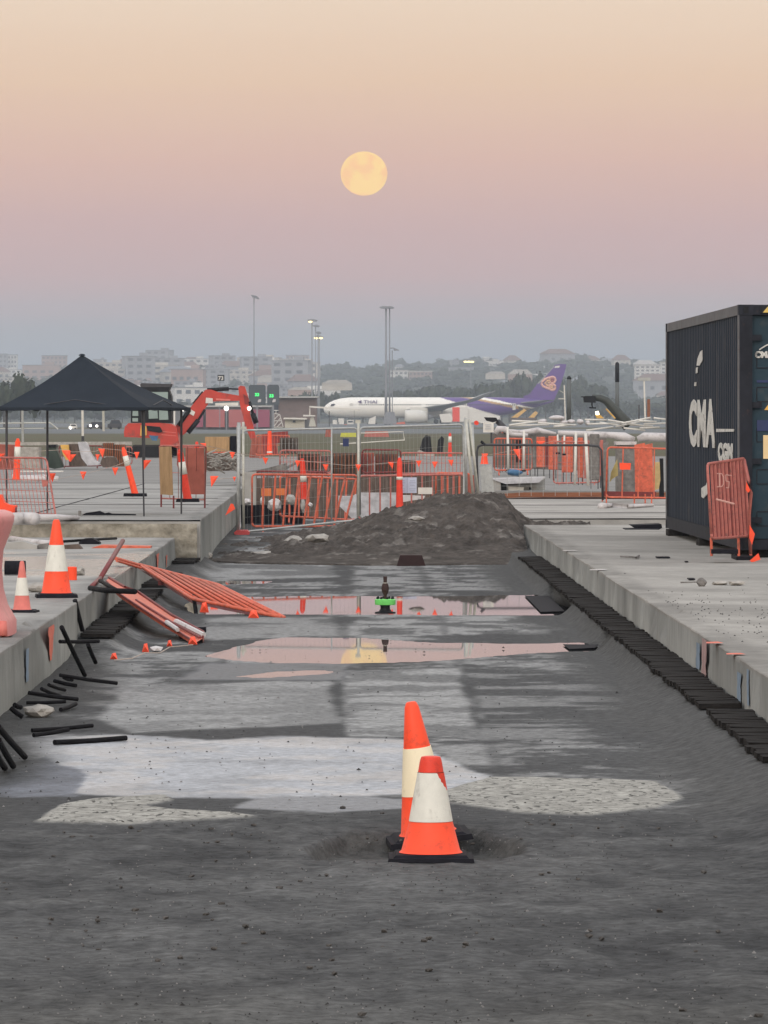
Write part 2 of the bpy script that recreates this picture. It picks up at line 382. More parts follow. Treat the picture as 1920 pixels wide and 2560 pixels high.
# foreground dirt
m_near = sstep(2030, 2058, PY+wob*1.2+(n2-.5)*20)
put(m_near, .165+.16*(n2-.45)+.16*(nbig-.5)+.12*(n3-.5)+.10*(streak-.5)*(fine-.3), .0, .02)
put(sstep(2400, 2600, PY+wob*6)*.7, .22+.12*(n2-.5), 0, .35)
trk = sstep(.56, .66, fbm(GX*.5, GY*1.9+11, 4))
put(trk*m_near*.35, .27, 0, .1)
put(soft([(770,2125),(860,2085),(1180,2078),(1310,2105),(1300,2140),(1150,2152),(800,2150)], 60, 14), .16, 0, .3)
# cracked crusts of pale mud
crust = np.maximum(soft([(85,2055),(150,2012),(240,1998),(410,1990),(425,2003),(350,2018),(430,2026),(560,2034),(630,2046),(500,2050),(330,2062)], 30, 9, amp=.7),
                   soft([(1090,1985),(1225,1945),(1330,1944),(1640,1953),(1690,1985),(1705,2000),(1640,2022),(1480,2040),(1300,2034),(1120,2008)], 30, 9, amp=.6))
cell = fbm(GX*17, GY*9, 3); crack = sstep(.445, .39, cell)*sstep(.3, .45, n3)
put(crust, .66+.2*(n3-.5), 0, .4)
# heights
rough_z = (n2-.5)*.012+(n3-.5)*.007
H = rough_z*(.45+2.2*m_near)+(n1-.5)*.012
H = H+crust*.010
H -= .09*soft([(770,2120),(860,2088),(1180,2082),(1300,2108),(1290,2138),(1150,2146),(800,2146)], 60, 12, amp=.3)
H += .022*soft([(700,2070),(1000,2060),(1300,2075),(1330,2090),(1000,2082),(720,2085)], 60, 12, amp=.4)
bR = np.clip(1-(XR(GY)-GX-.31)/np.interp(GY,[28,36,43],[.6,.5,.16]), 0, 1)**1.6; bL = np.clip(1-(GX-XL(GY)-.31)/.3, 0, 1)**1.6*sstep(44.5,46.5,GY)*(GY < 74)
H = H+.125*np.maximum(bR, bL)
for pl in (puddle1, puddle2, puddle3, puddle4):
    d = polydist(PX, PY, pl, 60, 4)+(n1-.5)*.5+(n2-.5)*.45
    H = H+(-.022-H)*sstep(-.35, .2, d)
# the walls' feet, and the rise towards the pit and the apron beyond
H = np.where(GY > 73, np.maximum(H, H+(.09)*sstep(74, 82, GY)), H)
H = np.where((GX < XL(GY)-.12) | (GX > XR(GY)+.12), np.where(GY > 29, -.3, H), H)
lo = np.array([.024,.025,.027]); hi = np.array([.49,.49,.475])
cc = lo+(hi-lo)*(np.clip(alb, 0, 1)[..., None]**1.35)
cc = cc*(1+tint[..., None]*np.array([.10,.02,-.17]))
M['ground'] = mesh_color_mat('ground', .95, .08, (1,1,1), 14, .5, bump=.012, bscale=45, wetattr=True)
def add_crack(m):
    t = m.node_tree; L = t.links; b = t.nodes['Principled BSDF']; src = b.inputs['Base Color'].links[0].from_socket
    a = t.nodes.new('ShaderNodeAttribute'); a.attribute_name = 'crust'
    tc = t.nodes.new('ShaderNodeTexCoord'); mp = t.nodes.new('ShaderNodeMapping'); mp.inputs['Scale'].default_value = (1,.35,1); L.new(tc.outputs['Object'], mp.inputs[0])
    n = t.nodes.new('ShaderNodeTexNoise'); n.inputs['Scale'].default_value = 26; n.inputs['Detail'].default_value = 3; L.new(mp.outputs[0], n.inputs[0])
    r_ = t.nodes.new('ShaderNodeMapRange'); r_.inputs[1].default_value = .36; r_.inputs[2].default_value = .41; r_.inputs[3].default_value = .75; r_.inputs[4].default_value = 0; L.new(n.outputs[0], r_.inputs[0])
    mu = t.nodes.new('ShaderNodeMath'); mu.operation = 'MULTIPLY'; L.new(r_.outputs[0], mu.inputs[0]); L.new(a.outputs['Fac'], mu.inputs[1])
    mx = t.nodes.new('ShaderNodeMixRGB'); L.new(mu.outputs[0], mx.inputs[0]); L.new(src, mx.inputs[1]); mx.inputs[2].default_value = (.02,.02,.02,1); L.new(mx.outputs[0], b.inputs['Base Color'])
add_crack(M['ground'])
P = np.stack([GX, GY, H], -1)
g = grid_mesh('ground', P, M['ground'], (('paint', cc.reshape(-1,3), True), ('wet', wet.ravel(), False), ('crust', crust.ravel(), False)))
tag(g, kind='structure')
# pools of still water
mw = bpy.data.materials.new('still_water'); mw.use_nodes = True; b = mw.node_tree.nodes['Principled BSDF']
b.inputs['Base Color'].default_value = (.05,.05,.05,1); b.inputs['Roughness'].default_value = .015; b.inputs['IOR'].default_value = 1.7; b.inputs['Specular IOR Level'].default_value = 1.0
for pl in (puddle1, puddle2, puddle3, puddle4):
    xs = [p[0] for p in pl]; ys = [p[1] for p in pl]
    mb = MB(); D0, D1 = dist(max(ys)+4, 0), dist(min(ys)-4, 0)
    mb.add([((min(xs)-60-960)/F*D0, D0, -.006), ((max(xs)+60-960)/F*D0, D0, -.006), ((max(xs)+60-960)/F*D1, D1, -.006), ((min(xs)-60-960)/F*D1, D1, -.006)], [(0,1,2,3)])
    tag(mb.build('puddle_water', mw), kind='structure')
# far ground: apron, grass, taxiway
M['apron'] = mat('apron_concrete', (.21,.205,.195), .85, .2, .22, .5, bump=.01, bscale=6, stretch=(1,2.5,1))
M['grass'] = mat('dry_grass', (.135,.112,.070), .95, .1, .3, .12, c2=(.088,.095,.058), sharp=True)
M['taxi'] = mat('taxiway_asphalt', (.115,.125,.13), .85, .2, .12, .02)
def slabbox(name, x0, x1, y0, y1, z0, z1, m, kind='structure'):
    mb = MB().box(((x0+x1)/2, (y0+y1)/2, (z0+z1)/2), (x1-x0, y1-y0, z1-z0)); return tag(mb.build(name, m), kind=kind)
slabbox('apron', -2.9, 150, 106, 205, -.5, .60, M['apron'])
slabbox('apron', -150, -2.95, 112, 195, -.5, .66, M['apron'])
mb = MB(); 
mb.add([(-6000,-800,-.6),(6000,-800,-.6),(6000,9000,-.6),(-6000,9000,-.6)], [(0,1,2,3)]); tag(mb.build('far_ground', M['grass']), kind='structure')
slabbox('grass_field', -800, 800, 190, 520, -.55, .597, M['grass'])
slabbox('taxiway', -1500, 1500, 520, 760, -.55, .60, M['taxi'])
slabbox('grass_field', -1500, 1500, 760, 880, -.55, .61, M['grass'])
slabbox('taxiway', -2500, 2500, 880, 1650, -.55, .60, M['taxi'])
slabbox('grass_field', -3000, 3000, 1650, 2500, -.55, .62, M['grass'])
# joints on the apron
# ------------------------------------------------------------------ concrete slabs beside the cutting
M['slab'] = mesh_color_mat('slab_concrete', .88, .22, (1,1,.35), 7, .16, bump=.004, bscale=30, wetattr=True)
def slab(name, xf, sgn, D0, D1, ztop, far=45, seed=1, wetfn=None, face=(.25,.255,.24), top=(.265,.258,.242)):
    st = np.arange(D0, D1+.01, .12); st[-1] = D1
    rows = []
    prof = [(0, -.45), (0, .0), (0, .2), (0, ztop-.04), (.002, ztop-.008), (.010, ztop), (.07, ztop), (.18, ztop), (.3, ztop), (.5, ztop), (.8, ztop), (1.2, ztop), (1.7, ztop), (2.3, ztop), (3, ztop), (4, ztop), (6, ztop), (10, ztop), (far, ztop)]
    P = np.zeros((len(st), len(prof), 3)); C = np.zeros((len(st), len(prof), 3)); Wt = np.zeros((len(st), len(prof)))
    chip = np.clip(fbm(st*1.9+seed*7, st*0+seed, 5, .6)-.53, 0, 1)*.30
    for j, (o, z) in enumerate(prof):
        edge = 1 if 3 <= j <= 6 else 0
        nn = (fbm(st*1.7, st*0+z*9+seed, 3)-.5)*.02*(1 if j < 8 else 0)
        off = o+(chip if edge else 0)+nn
        P[:, j, 0] = xf(st)+sgn*off; P[:, j, 1] = st
        P[:, j, 2] = z-(chip*.7 if edge else 0)+((fbm(st*.9+o, st*0+o*3, 3)-.5)*.012 if j > 4 else 0)
        nz_ = fbm(st*1.1+o*.8+seed, o*1.3+st*0, 4)
        base = np.array(face if j < 4 else top)
        k = .62+.8*nz_
        if 3 <= j <= 7: k = k*(.68+.25*fbm(st*3, st*0+j, 3))
        C[:, j] = base*k[:, None]
        if wetfn is not None and j > 3:
            px = 960+P[:, j, 0]/st*F; py = HY+(CH-ztop)*F/st
            w, dk = wetfn(px, py, nz_); Wt[:, j] = w; C[:, j] *= dk[:, None]
    if sgn < 0: P = P[:, ::-1].copy(); C = C[:, ::-1].copy(); Wt = Wt[:, ::-1].copy()
    o = grid_mesh(name, P, M['slab'], (('paint', C.reshape(-1,3), True), ('wet', Wt.ravel(), False)))
    try: o.data.set_sharp_from_angle(angle=R(32))
    except Exception: pass
    tag(o, kind='structure')
    # end caps
    mb = MB()
    for D in (D0, D1):
        x = float(xf(D)); mb.add([(x, D, -.45), (x+sgn*far, D, -.45), (x+sgn*far, D, ztop-.004), (x, D, ztop-.02)], [(0,1,2,3) if D == D0 else (3,2,1,0)])
    e = mb.build('slab_end', M['concrete'], o); return o
def wl(px, py, n):
    band = sstep(1370, 1385, py)*sstep(1450, 1436, py); w = band*sstep(.35, .6, n+.15)
    return .8*w+.15, 1-.15*w+0*n
def wr(px, py, n): return 0*n+.02, 1+0*n
slab_l = slab('left_slab', XL, -1, 28, 71.3, ZS, seed=2, wetfn=wl)
slab_r = slab('right_slab', XR, 1, 28, 79.7, ZS, seed=5, wetfn=wr, top=(.275,.262,.238), face=(.28,.285,.27))
def XU(D): return -2.555-.0095*(D-71)
slab_u = slab('upper_left_slab', XU, -1, 71.34, 112, ZU, seed=9, top=(.27,.265,.25))
slab_f = slab('far_right_slab', lambda D: 2.18-.004*(D-80), 1, 84.8, 106, ZS, seed=4, top=(.31,.295,.27))
# brown rubble face of the upper slab
M['rockface'] = mat('broken_concrete_face', (.27,.245,.195), .9, .2, .3, 9, bump=.03, bscale=9, c2=(.36,.33,.27))
gx = np.linspace(-14, -2.60, 260); gz = np.linspace(.0, ZU-.05, 14); A, B_ = np.meshgrid(gx, gz)
dy = (fbm(A*3, B_*9, 4)-.5)*.16
o = grid_mesh('rubble_face', np.stack([A, 71.26-np.abs(dy), B_], -1), M['rockface'], smooth=False); o.parent = slab_u
# joints across slab tops
mb = MB()
for py in (1262, 1246, 1223, 1208):
    D = dist(py, ZU); x = float(XU(D)); mb.box((x-12, D, ZU+.003), (23.6, .09, .006))
for sx in (-5.2,):
    mb.box((sx, 92, ZU+.003), (.03, 38, .006))
mb.build('joint_lines', M['rubber'], slab_u)
mb = MB()
for D in (84.8+5, 84.8+13): mb.box((2.18+12, D, ZS+.003), (23.7, .09, .006))
mb.build('joint_lines', M['rubber'], slab_f)
# spray paint marks on the slab walls
M['spray'] = mat('spray_orange', (.62,.17,.12), .8, .2, .2, 20); M['spray_blue'] = mat('spray_blue', (.19,.25,.32), .8, .2, .3, 9, stretch=(1,1,.4))
def mark(parent, side, D, w, z0, z1, m, drip=True, seed=0):
    rn = random.Random(seed); x0 = (XL if side < 0 else XR)(D); mb = MB(); eps = .012*(-side)
    n = 9; vs = []
    for i in range(n+1):
        t = i/n; z = z1+(z0-z1)*t; ww = w*(1-.65*t if drip else 1)*rn.uniform(.75,1.1)
        for s in (-1, 1):
            d = D+s*ww/2+.03*math.sin(3*t+seed); vs.append(((XL if side < 0 else XR)(d)+eps, d, z))
    mb.add(vs, [(2*i, 2*i+1, 2*i+3, 2*i+2) for i in range(n)]); mb.build('paint_mark', m, parent)
mark(slab_l, -1, 42.0, .9, .12, .40, M['spray'], seed=1)
mark(slab_l, -1, 64.5, .8, .2, .40, M['spray'], seed=2); mark(slab_l, -1, 67.5, .5, .15, .3, M['spray'], seed=8)
mark(slab_l, -1, 39.0, .35, .1, .35, M['spray_blue'], False, seed=3)
mark(slab_r, 1, 39.3, .45, .18, .38, M['spray_blue'], False, seed=4); mark(slab_r, 1, 38.6, .5, .16, .44, mat('spray_pink', (.36,.24,.23), .85, .2, .2, 9), False, seed=5)
mark(slab_r, 1, 35.1, .36, .16, .36, M['spray_blue'], False, seed=6); mark(slab_r, 1, 34.3, .2, .18, .42, M['spray_blue'], False, seed=7)
for (px, py, w, l) in ((1785,1606,.13,.3),(1838,1634,.14,.25),(1495,1424,.2,.3),(1425,1376,.2,.3)):
    p = on(px, py, ZS+.012); MB().add([(p.x-w/2,p.y-l/2,p.z),(p.x+w/2,p.y-l/3,p.z),(p.x+w*.3,p.y+l/2,p.z),(p.x-w*.4,p.y+l*.3,p.z)], [(0,1,2,3)]).build('paint_mark', M['spray'] if px > 1600 else M['white_pvc'], slab_r)

# ------------------------------------------------------------------ dirt mound at the end of the cutting
def mound():
    xs = np.linspace(-3.1, 3.4, 420); ys = np.linspace(72.5, 91, 300); X, Y = np.meshgrid(xs, ys)
    px = 960+X/84*F
    ry = np.interp(px, [480,560,640,760,900,1000,1080,1180,1262,1285,1330,1400,1480], [1380,1352,1345,1322,1292,1262,1238,1225,1234,1262,1292,1300,1302])
    top = CH-(ry-HY)/F*84-.10
    toe = np.interp(px, [480,640,900,1300,1500], [76.5,74.2,73.2,73.6,79.5])
    toe = np.where(X > 2.15, 79.6, toe)
    up = sstep(0, 1, (Y-toe)/(84.2-toe)); dn = sstep(90.5, 85.4, Y)
    n = fbm(X*2.2, Y*1.1, 5)-.5; n_ = fbm(X*7, Y*4, 4)-.5
    z = top*np.clip(up, 0, 1)**.8*dn+(n*.20+n_*.13+(fbm(X*16,Y*8,3)-.5)*.06)*np.minimum(up*3, 1)*dn+.02
    z = np.where(Y < toe, -.06, z)
    z = np.where((X < XU(Y)+.03) & (Y > 71), -.2, z)
    z = np.where((X > XR(Y)-.03) & (Y < 79.75), -.2, z)
    z = np.where((X > 2.14) & (Y > 84.9), -.2, z)
    c = np.array([.062,.053,.046])*(.35+1.4*fbm(X*4+4, Y*2.2, 6, .65)[..., None])
    c = c+np.array([.07,.066,.06])*sstep(.62,.75, fbm(X*5+14, Y*2.2, 4))[..., None]
    M['dirt'] = mesh_color_mat('mound_dirt', .95, .12, (1,.6,1), 9, .45, bump=.035, bscale=14)
    o = grid_mesh('dirt_mound', np.stack([X, Y, z], -1), M['dirt'], (('paint', c.reshape(-1,3), True),))
    tag(o, 'dark brown heap of loose earth across the far end of the cutting', 'dirt mound')
mound()
# rubble lumps
def rock(px, py, z, w, h, label, m='rock_light', seed=0, dp=None, group=None):
    p = on(px, py, z); D = p.y; r = w/2/F*D
    o = MB().blob((p.x, p.y, p.z+h/2/F*D*.8), (r, dp or r*1.1, h/2/F*D), seed, 2, .16).build('rock', M[m], origin=(p.x, p.y, p.z), smooth=False)
    tag(o, label, 'rock', group); return o
rock(735, 1362, .12, 46, 26, 'pale rounded boulder at the left foot of the dirt mound', seed=1)
rock(792, 1355, .2, 60, 24, 'wider pale boulder half buried in the mound beside another boulder', seed=2)
rock(660, 1388, .02, 66, 12, 'flat pale lump lying below the mound by the left slab corner', seed=3)
rock(518, 1397, .02, 30, 18, 'small pale lump next to the corner of the rubble faced slab', seed=4)
rock(1042, 1302, .62, 40, 14, 'light chunk embedded high in the dirt mound', seed=5)
rock(95, 1793, 0, 74, 36, 'grey concrete chunk among the black tubes by the left wall', 'rock_light', 6)
rock(1754, 1466, ZS, 28, 24, 'brown stone lying alone on the right slab', 'rock', 7)
rock(1800, 1462, ZS, 46, 12, 'flat pale offcut beside the brown stone on the right slab', 'rock_light', 8)
rock(1842, 1463, ZS, 40, 14, 'grey rounded offcut at the right of the pair on the right slab', 'rock_light', 18)
rock(190, 1438, ZS, 44, 26, 'grey cylinder-like lump behind the tallest cone on the left slab', 'rock_light', 9)
rock(90, 1480, ZS, 62, 26, 'broken grey chunk between the two cones on the left slab', 'rock_light', 10)
# tiny stones
def gravel():
    rn = random.Random(5); mb = MB()
    def hz(x, y): return .004
    for i in range(2600):
        py = rn.uniform(2020, 2620) if i < 1900 else rn.uniform(1540, 2020); D = CH*F/(py-HY); x = rn.uniform(-.085,.085)*D
        if rn.random() < .5 and i < 1900:      # drifts
            x = rn.gauss(rn.choice((-.9,-.3,.4,1.0)), .25); 
        s = rn.uniform(.003,.008)*(rn.random() < .06 and 2 or 1)*(.75 if i < 1900 else 1.2)
        a = rn.uniform(0, 3.14); c, sn = math.cos(a)*s, math.sin(a)*s; k = 1 if rn.random() < .62 else 0
        mb.add([(x+c,D+sn,.004),(x-sn,D+c,.004),(x-c,D-sn,.004),(x+sn,D-c,.004),(x,D,.006+s*.7)], [(0,1,4),(1,2,4),(2,3,4),(3,0,4)], k)
    for i in range(260):
        py = rn.gauss(1545, 32); D = (CH-ZS)*F/(py-HY); x = XR(D)+.15+rn.random()**1.2*1.5
        s = rn.uniform(.003,.010); mb.add([(x+s,D,ZS+.006),(x,D+s,ZS+.006),(x-s,D,ZS+.006),(x,D-s,ZS+.006),(x,D,ZS+.008+s*.8)], [(0,1,4),(1,2,4),(2,3,4),(3,0,4)], 1)
    for i in range(130):
        py = rn.choice((rn.gauss(2075,22), rn.gauss(2300,60), rn.uniform(2040,2600))); D = CH*F/(py-HY); x = rn.uniform(-.08,.08)*D; s = rn.uniform(.006,.017)
        mb.blob((x,D,.004+s*.3), (s,s*1.2,s*.6), i, 1, .3, 2)
    o = mb.build('gravel', [mat('pale_stone', (.17,.165,.16), .9, .2, .3, 30), mat('dark_stone', (.035,.034,.033), .9, .2, .3, 30), mat('clod', (.075,.07,.065), .95, .1, .4, 40)])
    tag(o, 'loose grit and small stones scattered over the dirt', 'gravel', kind='stuff')
gravel()

# ------------------------------------------------------------------ timber blocks along both walls
mb = MB(); mb.box((0,0,.152), (.29,.212,.035)); blk = mb.build('timber_block', M['timber'], world=False)
rn = random.Random(2); first = True
def place_block(x, D, side, lab, grp, dz=0):
    global first
    o = blk if first else blk.copy()
    if not first: COL.objects.link(o)
    first = False
    o.location = (x, D, dz); o.rotation_euler = (0, rn.uniform(-.035,.035), rn.uniform(-.035,.035)); o.scale = (rn.uniform(.93,1.10), rn.uniform(.92,1), rn.uniform(.97,1.03))
    tag(o, lab, 'timber block', grp)
D = 29.2
while D < 72:
    if not (34.0 < D < 34.75): place_block(XR(D)-.165+rn.uniform(-.013,.013), D, 1, 'dark weathered timber block in the row along the right slab wall', 'timber blocks along the right wall')
    D += .225
D = 46.2
while D < 73:
    if D < 58 or 59.8 < D < 62 or 63 < D < 64.5 or 69.4 < D: place_block(XL(D)+.17+rn.uniform(-.015,.015), D, -1, 'dark weathered timber block in the row along the left slab wall', 'timber blocks along the left wall')
    D += .225

# ------------------------------------------------------------------ traffic cones
def cone(label, loc, h, scale_r=1.0, tilt=(0,0,0), orange='safety', sleeve='sleeve', style=0, basew=.36, group='traffic cones'):
    t = thing('traffic_cone', label, 'traffic cone', loc, group); t.rotation_euler = tilt
    k = h/.7; b = basew
    rr = lambda z: (.145-(.145-.034)*((z-.035)/(.7-.035)))*scale_r*k
    # base: chamfered square rubber plate
    mb = MB(); mb.box((0,0,.014*k), (b,b,.028*k), taper=.97); mb.box((0,0,.034*k), (b*.86,b*.86,.012*k), taper=.9)
    mb.build('base', M['rubber'], t, world=False)
    za, zb = (.24, .47) if style == 0 else (.20, .57)
    za, zb = za*k, zb*k; zt = h
    f = lambda z: rr(z/k)
    mb = MB(); mb.lathe([(f(.035*k)+.012, .036*k), (f(.05*k), .05*k), (f(za), za)], n=36); smooth_angle(mb.build('body', M[orange], t, world=False), 50); mb = MB(); mb.lathe([(f(zb), zb), (f(zt*.97), zt*.97), (f(zt)*.8, zt), (f(zt)*.6, zt+.004)], n=36)
    body = mb.build('tip', M[orange], t, world=False); smooth_angle(body, 50)
    mb = MB(); mb.lathe([(f(za)+.0025, za-.004), (f(zb)+.0025, zb+.004)], n=36); s = mb.build('reflective_sleeve', M[sleeve], t, world=False); smooth_angle(s, 50)
    return t, f
# near pair
p = on(1077, 2148, 0)
t = thing('traffic_cone', 'shorter nearer orange cone with a dirty white sleeve standing in front of a leaning one', 'traffic cone', p, 'traffic cones')
def prof_r(z): return np.interp(z, [.02,.183,.414,.487], [.140,.103,.0615,.049])
mb = MB(); bx = mb.box((0,0,.009), (.41,.40,.018), taper=.975); mb.box((0,0,.025), (.36,.35,.014), taper=.93); b_ = mb.build('base', M['rubber'], t, world=False)
mb = MB(); mb.lathe([(.152,.034),(.140,.045),(float(prof_r(.181)),.181)], n=40); smooth_angle(mb.build('body', M['safety'], t, world=False), 50)
mb = MB(); mb.lathe([(float(prof_r(.416)),.416),(.054,.46),(.050,.478),(.045,.489),(.030,.492)], n=40); smooth_angle(mb.build('tip', M['safety_red'], t, world=False), 50)
# sleeve with a slanted torn corner at the right: the red below shows
mb = MB(); n = 160; zs = [.183,.24,.30]+[.33+.003*q for q in range(29)]; vs = []; fs = []; ms = []
for z in zs:
    for i in range(n):
        a = 2*math.pi*i/n; r = float(prof_r(z))+.002; vs.append((r*math.cos(a), r*math.sin(a), z))
for j in range(len(zs)-1):
    for i in range(n):
        a = 2*math.pi*(i+.5)/n; x = math.cos(a); fr = math.sin(a) < .2
        red = fr and x > .45 and zs[j] >= .33 and x > .98-(zs[j]-.33)*6.5+.02*math.sin(zs[j]*300)
        mb_m = 1 if red else 0
        fs.append((j*n+i, j*n+(i+1)%n, (j+1)*n+(i+1)%n, (j+1)*n+i)); ms.append(mb_m)
mb.v = vs; mb.f = fs; mb.m = ms
smooth_angle(mb.build('reflective_sleeve', [M['sleeve'], M['safety_red']], t, world=False), 50)
for a, z, s in ((-1.2,.30,.004),(-1.75,.36,.003),(-1.5,.22,.005),(-2.0,.26,.003)):
    pass
# rear leaning cone
p = on(1072, 2090, 0)
t, f = cone('taller orange cone with a cream sleeve leaning left behind the nearest cone', (p.x+.0, p.y, -.02), .70, .95, (R(2), R(-7.5), R(4)), 'safety', 'sleeve_warm', 0, .42)
for ch in t.children:
    pass
# left slab cones
p = on(141, 1493, ZS)
cone('big clean orange cone with a broad white sleeve on the left slab', (p.x, p.y, p.z), .715, .93, (0,0,R(6)), 'safety', 'sleeve', 0, .385)
p = on(55, 1531, ZS)
cone('small faded pink cone with a torn white sleeve beside the water barrier', (p.x, p.y, p.z), .435, .85, (0,0,R(-4)), 'faded', 'sleeve', 0, .27)
# short orange pipe stub beside the big cone
p = on(180, 1450, ZS)
tag(MB().lathe([(.05,0),(.05,.13),(.042,.135),(.042,.10)], c=(p.x,p.y,p.z), n=18).build('orange_stub', M['safety'], origin=p, smooth=False), 'short orange plastic pipe stub right behind the biggest cone', 'pipe stub')

# ------------------------------------------------------------------ water filled barrier at the left edge
p = on(-73, 1585, ZS)
t = thing('water_barrier', 'faded pink water-filled barrier with a curved end at the left edge', 'water barrier', p)
sh = []
for z, hw in ((0,.335),(.10,.335),(.14,.315),(.22,.27),(.34,.235),(.50,.222),(.64,.235),(.78,.29),(.86,.315),(.90,.32),(.93,.30),(.945,.25)):
    sh.append((hw,z))
mb = MB(); n = 28; vs = []
for hw, z in sh:
    for i in range(n):
        a = 2*math.pi*i/n; c, s = math.cos(a), math.sin(a); e = .55
        x = math.copysign(abs(c)**e, c)*hw; y = math.copysign(abs(s)**e, s)*(.62 if z > .1 else .66)
        vs.append((x, y, z))
k = len(sh); fs = [(j*n+i, j*n+(i+1)%n, (j+1)*n+(i+1)%n, (j+1)*n+i) for j in range(k-1) for i in range(n)]+[tuple(range((k-1)*n, k*n))]
mb.add(vs, fs); smooth_angle(mb.build('body', M['pinkplastic'], t, world=False), 60)
mb = MB()
for x in (-.27,-.16,-.05,.07,.18,.29): mb.tube((x,-.625,0.01),(x,-.60,.12), .038, 10, .03)
mb.build('foot_ribs', M['faded'], t, world=False, smooth=True)
MB().lathe([(.05,.94),(.05,.965),(.03,.97)], n=14).build('filler_cap', M['safety_red'], t, world=False)

# ------------------------------------------------------------------ black rubber tubes
tubes = [ # px0,py0,px1,py1, z0, z1, r px, label
 (150,1688,292,1708,.10,.02,5.5,'long black tube reaching furthest right from the wall pile'),
 (136,1702,190,1714,.05,.02,5.5,'short black tube tucked just under the longest one of the wall pile'),
 (122,1712,162,1725,.08,.02,5,'stubby black tube in the middle of the wall pile'),
 (72,1732,194,1748,.08,.02,6,'black tube slanting down right above a grey tube'),
 (66,1757,165,1754,.02,.03,5,'thin greyish tube lying level above the concrete chunk'),
 (152,1774,189,1760,.02,.03,6,'very short pale topped tube right of the concrete chunk'),
 (27,1770,56,1792,.08,.02,7,'curled black offcut left of the concrete chunk'),
 (36,1762,52,1768,.10,.08,7,'black offcut resting on another at the wall foot'),
 (80,1826,231,1814,.02,.03,6,'long dark tube of the crossed pair on the ground'),
 (84,1838,171,1824,.02,.04,6,'short tube in front of the crossed pair on the ground'),
 (136,1856,315,1845,.02,.02,7.5,'longest black tube lying alone nearest the pale wet patch'),
 (-6,1815,62,1892,.30,.02,9,'black tube leaning on the left wall, right one of three'),
 (-4,1850,33,1915,.25,.02,9,'black tube leaning on the left wall, middle one of three'),
 (-12,1880,12,1920,.2,.02,9,'black tube leaning on the left wall, left one of three'),
 (154,1568,212,1688,.46,.04,6.5,'black tube leaning steeply on the wall under the small cone'),
 (187,1500,206,1576,.47,.19,6.5,'black tube leaning from the slab edge under the big cone'),
 (150,1604,246,1603,.24,.22,5.5,'black tube lying level across the timber blocks'),
 (220,1612,239,1656,.20,.03,6,'short black tube tilted down beside the timber blocks'),
 (104,1722,150,1740,.1,.03,5.5,'black tube stub lying between longer tubes of the wall pile'),
 (160,1694,180,1700,.05,.05,5,'tiny black offcut behind the longest tube of the wall pile')]
for (x0,y0,x1,y1,z0,z1,r,lab) in tubes:
    def pt(px, py, z):
        D = (CH-z)*F/(py-HY); return Vector(((px-960)/F*D, D, z))
    a, b2 = pt(x0,y0,z0), pt(x1,y1,z1); rr = r/F*(a.y+b2.y)/2*.9
    o = MB(); mid = (a+b2)/2+Vector((0,0,-.004)); q = (b2-a).normalized()
    o.path([a, a+(mid-a)*.5, mid, b2-(b2-mid)*.5, b2], rr, 10)
    o = o.build('black_tube', M['rubber_dark'], origin=b2, smooth=True); smooth_angle(o, 40)
    tag(o, lab, 'tube', 'black tubes by the left wall')

# ------------------------------------------------------------------ barriers and frames
def quad_pt(c, u, v):   # c = [bl, br, tr, tl]
    return (c[0]*(1-u)+c[1]*u)*(1-v)+(c[3]*(1-u)+c[2]*u)*v
def frame(parent, c, r, m, nv, rb, mb_mat=None, nh=0, rows=(), name='frame', bname='bars', inset=.0):
    c = [Vector(p) for p in c]
    mb = MB(); k = .06; pts = []
    for i in range(4):
        a, b2, d = c[i-1], c[i], c[(i+1)%4]
        e1 = (a-b2).normalized()*min(k, (a-b2).length*.2); e2 = (d-b2).normalized()*min(k, (d-b2).length*.2)
        pts += [b2+e1, b2+e1*.3+e2*.3, b2+e2]
    pts.append(pts[0]); mb.path(pts, r, 8); f = mb.build(name, m, parent, smooth=True)
    mb = MB()
    for i in range(nv):
        u = (i+1)/(nv+1); mb.tube(quad_pt(c,u,0), quad_pt(c,u,1), rb, 5, caps=False)
    for i in range(nh):
        v = (i+1)/(nh+1); mb.tube(quad_pt(c,0,v), quad_pt(c,1,v), rb, 5, caps=False)
    if nv+nh: mb.build(bname, mb_mat or m, parent)
    return c
# tall red barrier in front of the container
t = thing('crowd_barrier', 'faded red steel barrier with close upright bars and tape marks before the container', 'barrier', on(1815, 1396, ZS), 'steel pedestrian barriers')
c = [at(1779,1347,58.6), at(1873,1340,60.3), at(1861,1146,60.3), at(1768,1160,58.6)]
frame(t, c, .017, M['barrier_pink'], 9, .0165, M['barrier_pink'])
mb = MB()
for u in (.05,.20,.36,.52,.68,.84): 
    q = quad_pt(c,u+.04,0); q1 = quad_pt(c,u+.04,1); mb.tube(q+Vector((0,.05,0)), q1+Vector((0,.05,0)), .008, 5)
mb.build('rear_bars', M['barrier_dark'], t)
MB().pxprism([(1778,1160),(1861,1147),(1872,1340),(1780,1346)], 60.55, .01).build('back_sheet', M['barrier_dark'], t)
mb = MB(); mb.path([at(1861,1150,60.2), at(1872,1200,60.0), at(1878,1232,60.0), at(1873,1290,60.1), at(1876,1384,60.2)], .018, 8); mb.build('side_post', M['barrier_pink'], t, smooth=True)
for px, D in ((1778,58.7),(1846,59.9),(1876,60.4)):
    MB().tube(at(px,1344,D), at(px+1,1390,D), .016, 8).build('leg', M['barrier'], t)
mb = MB(); mb.box(at(1858,1396,60.2), (.22,.9,.06)); mb.build('rubber_foot', M['rubber'], t)
mb = MB(); mb.box(at(1810,1378,58.7), (.3,.4,.05)); mb.build('rubber_foot', M['rubber'], t)
tape = mat('pale_tape', (.50,.27,.23), .6, .3, .1, 20)
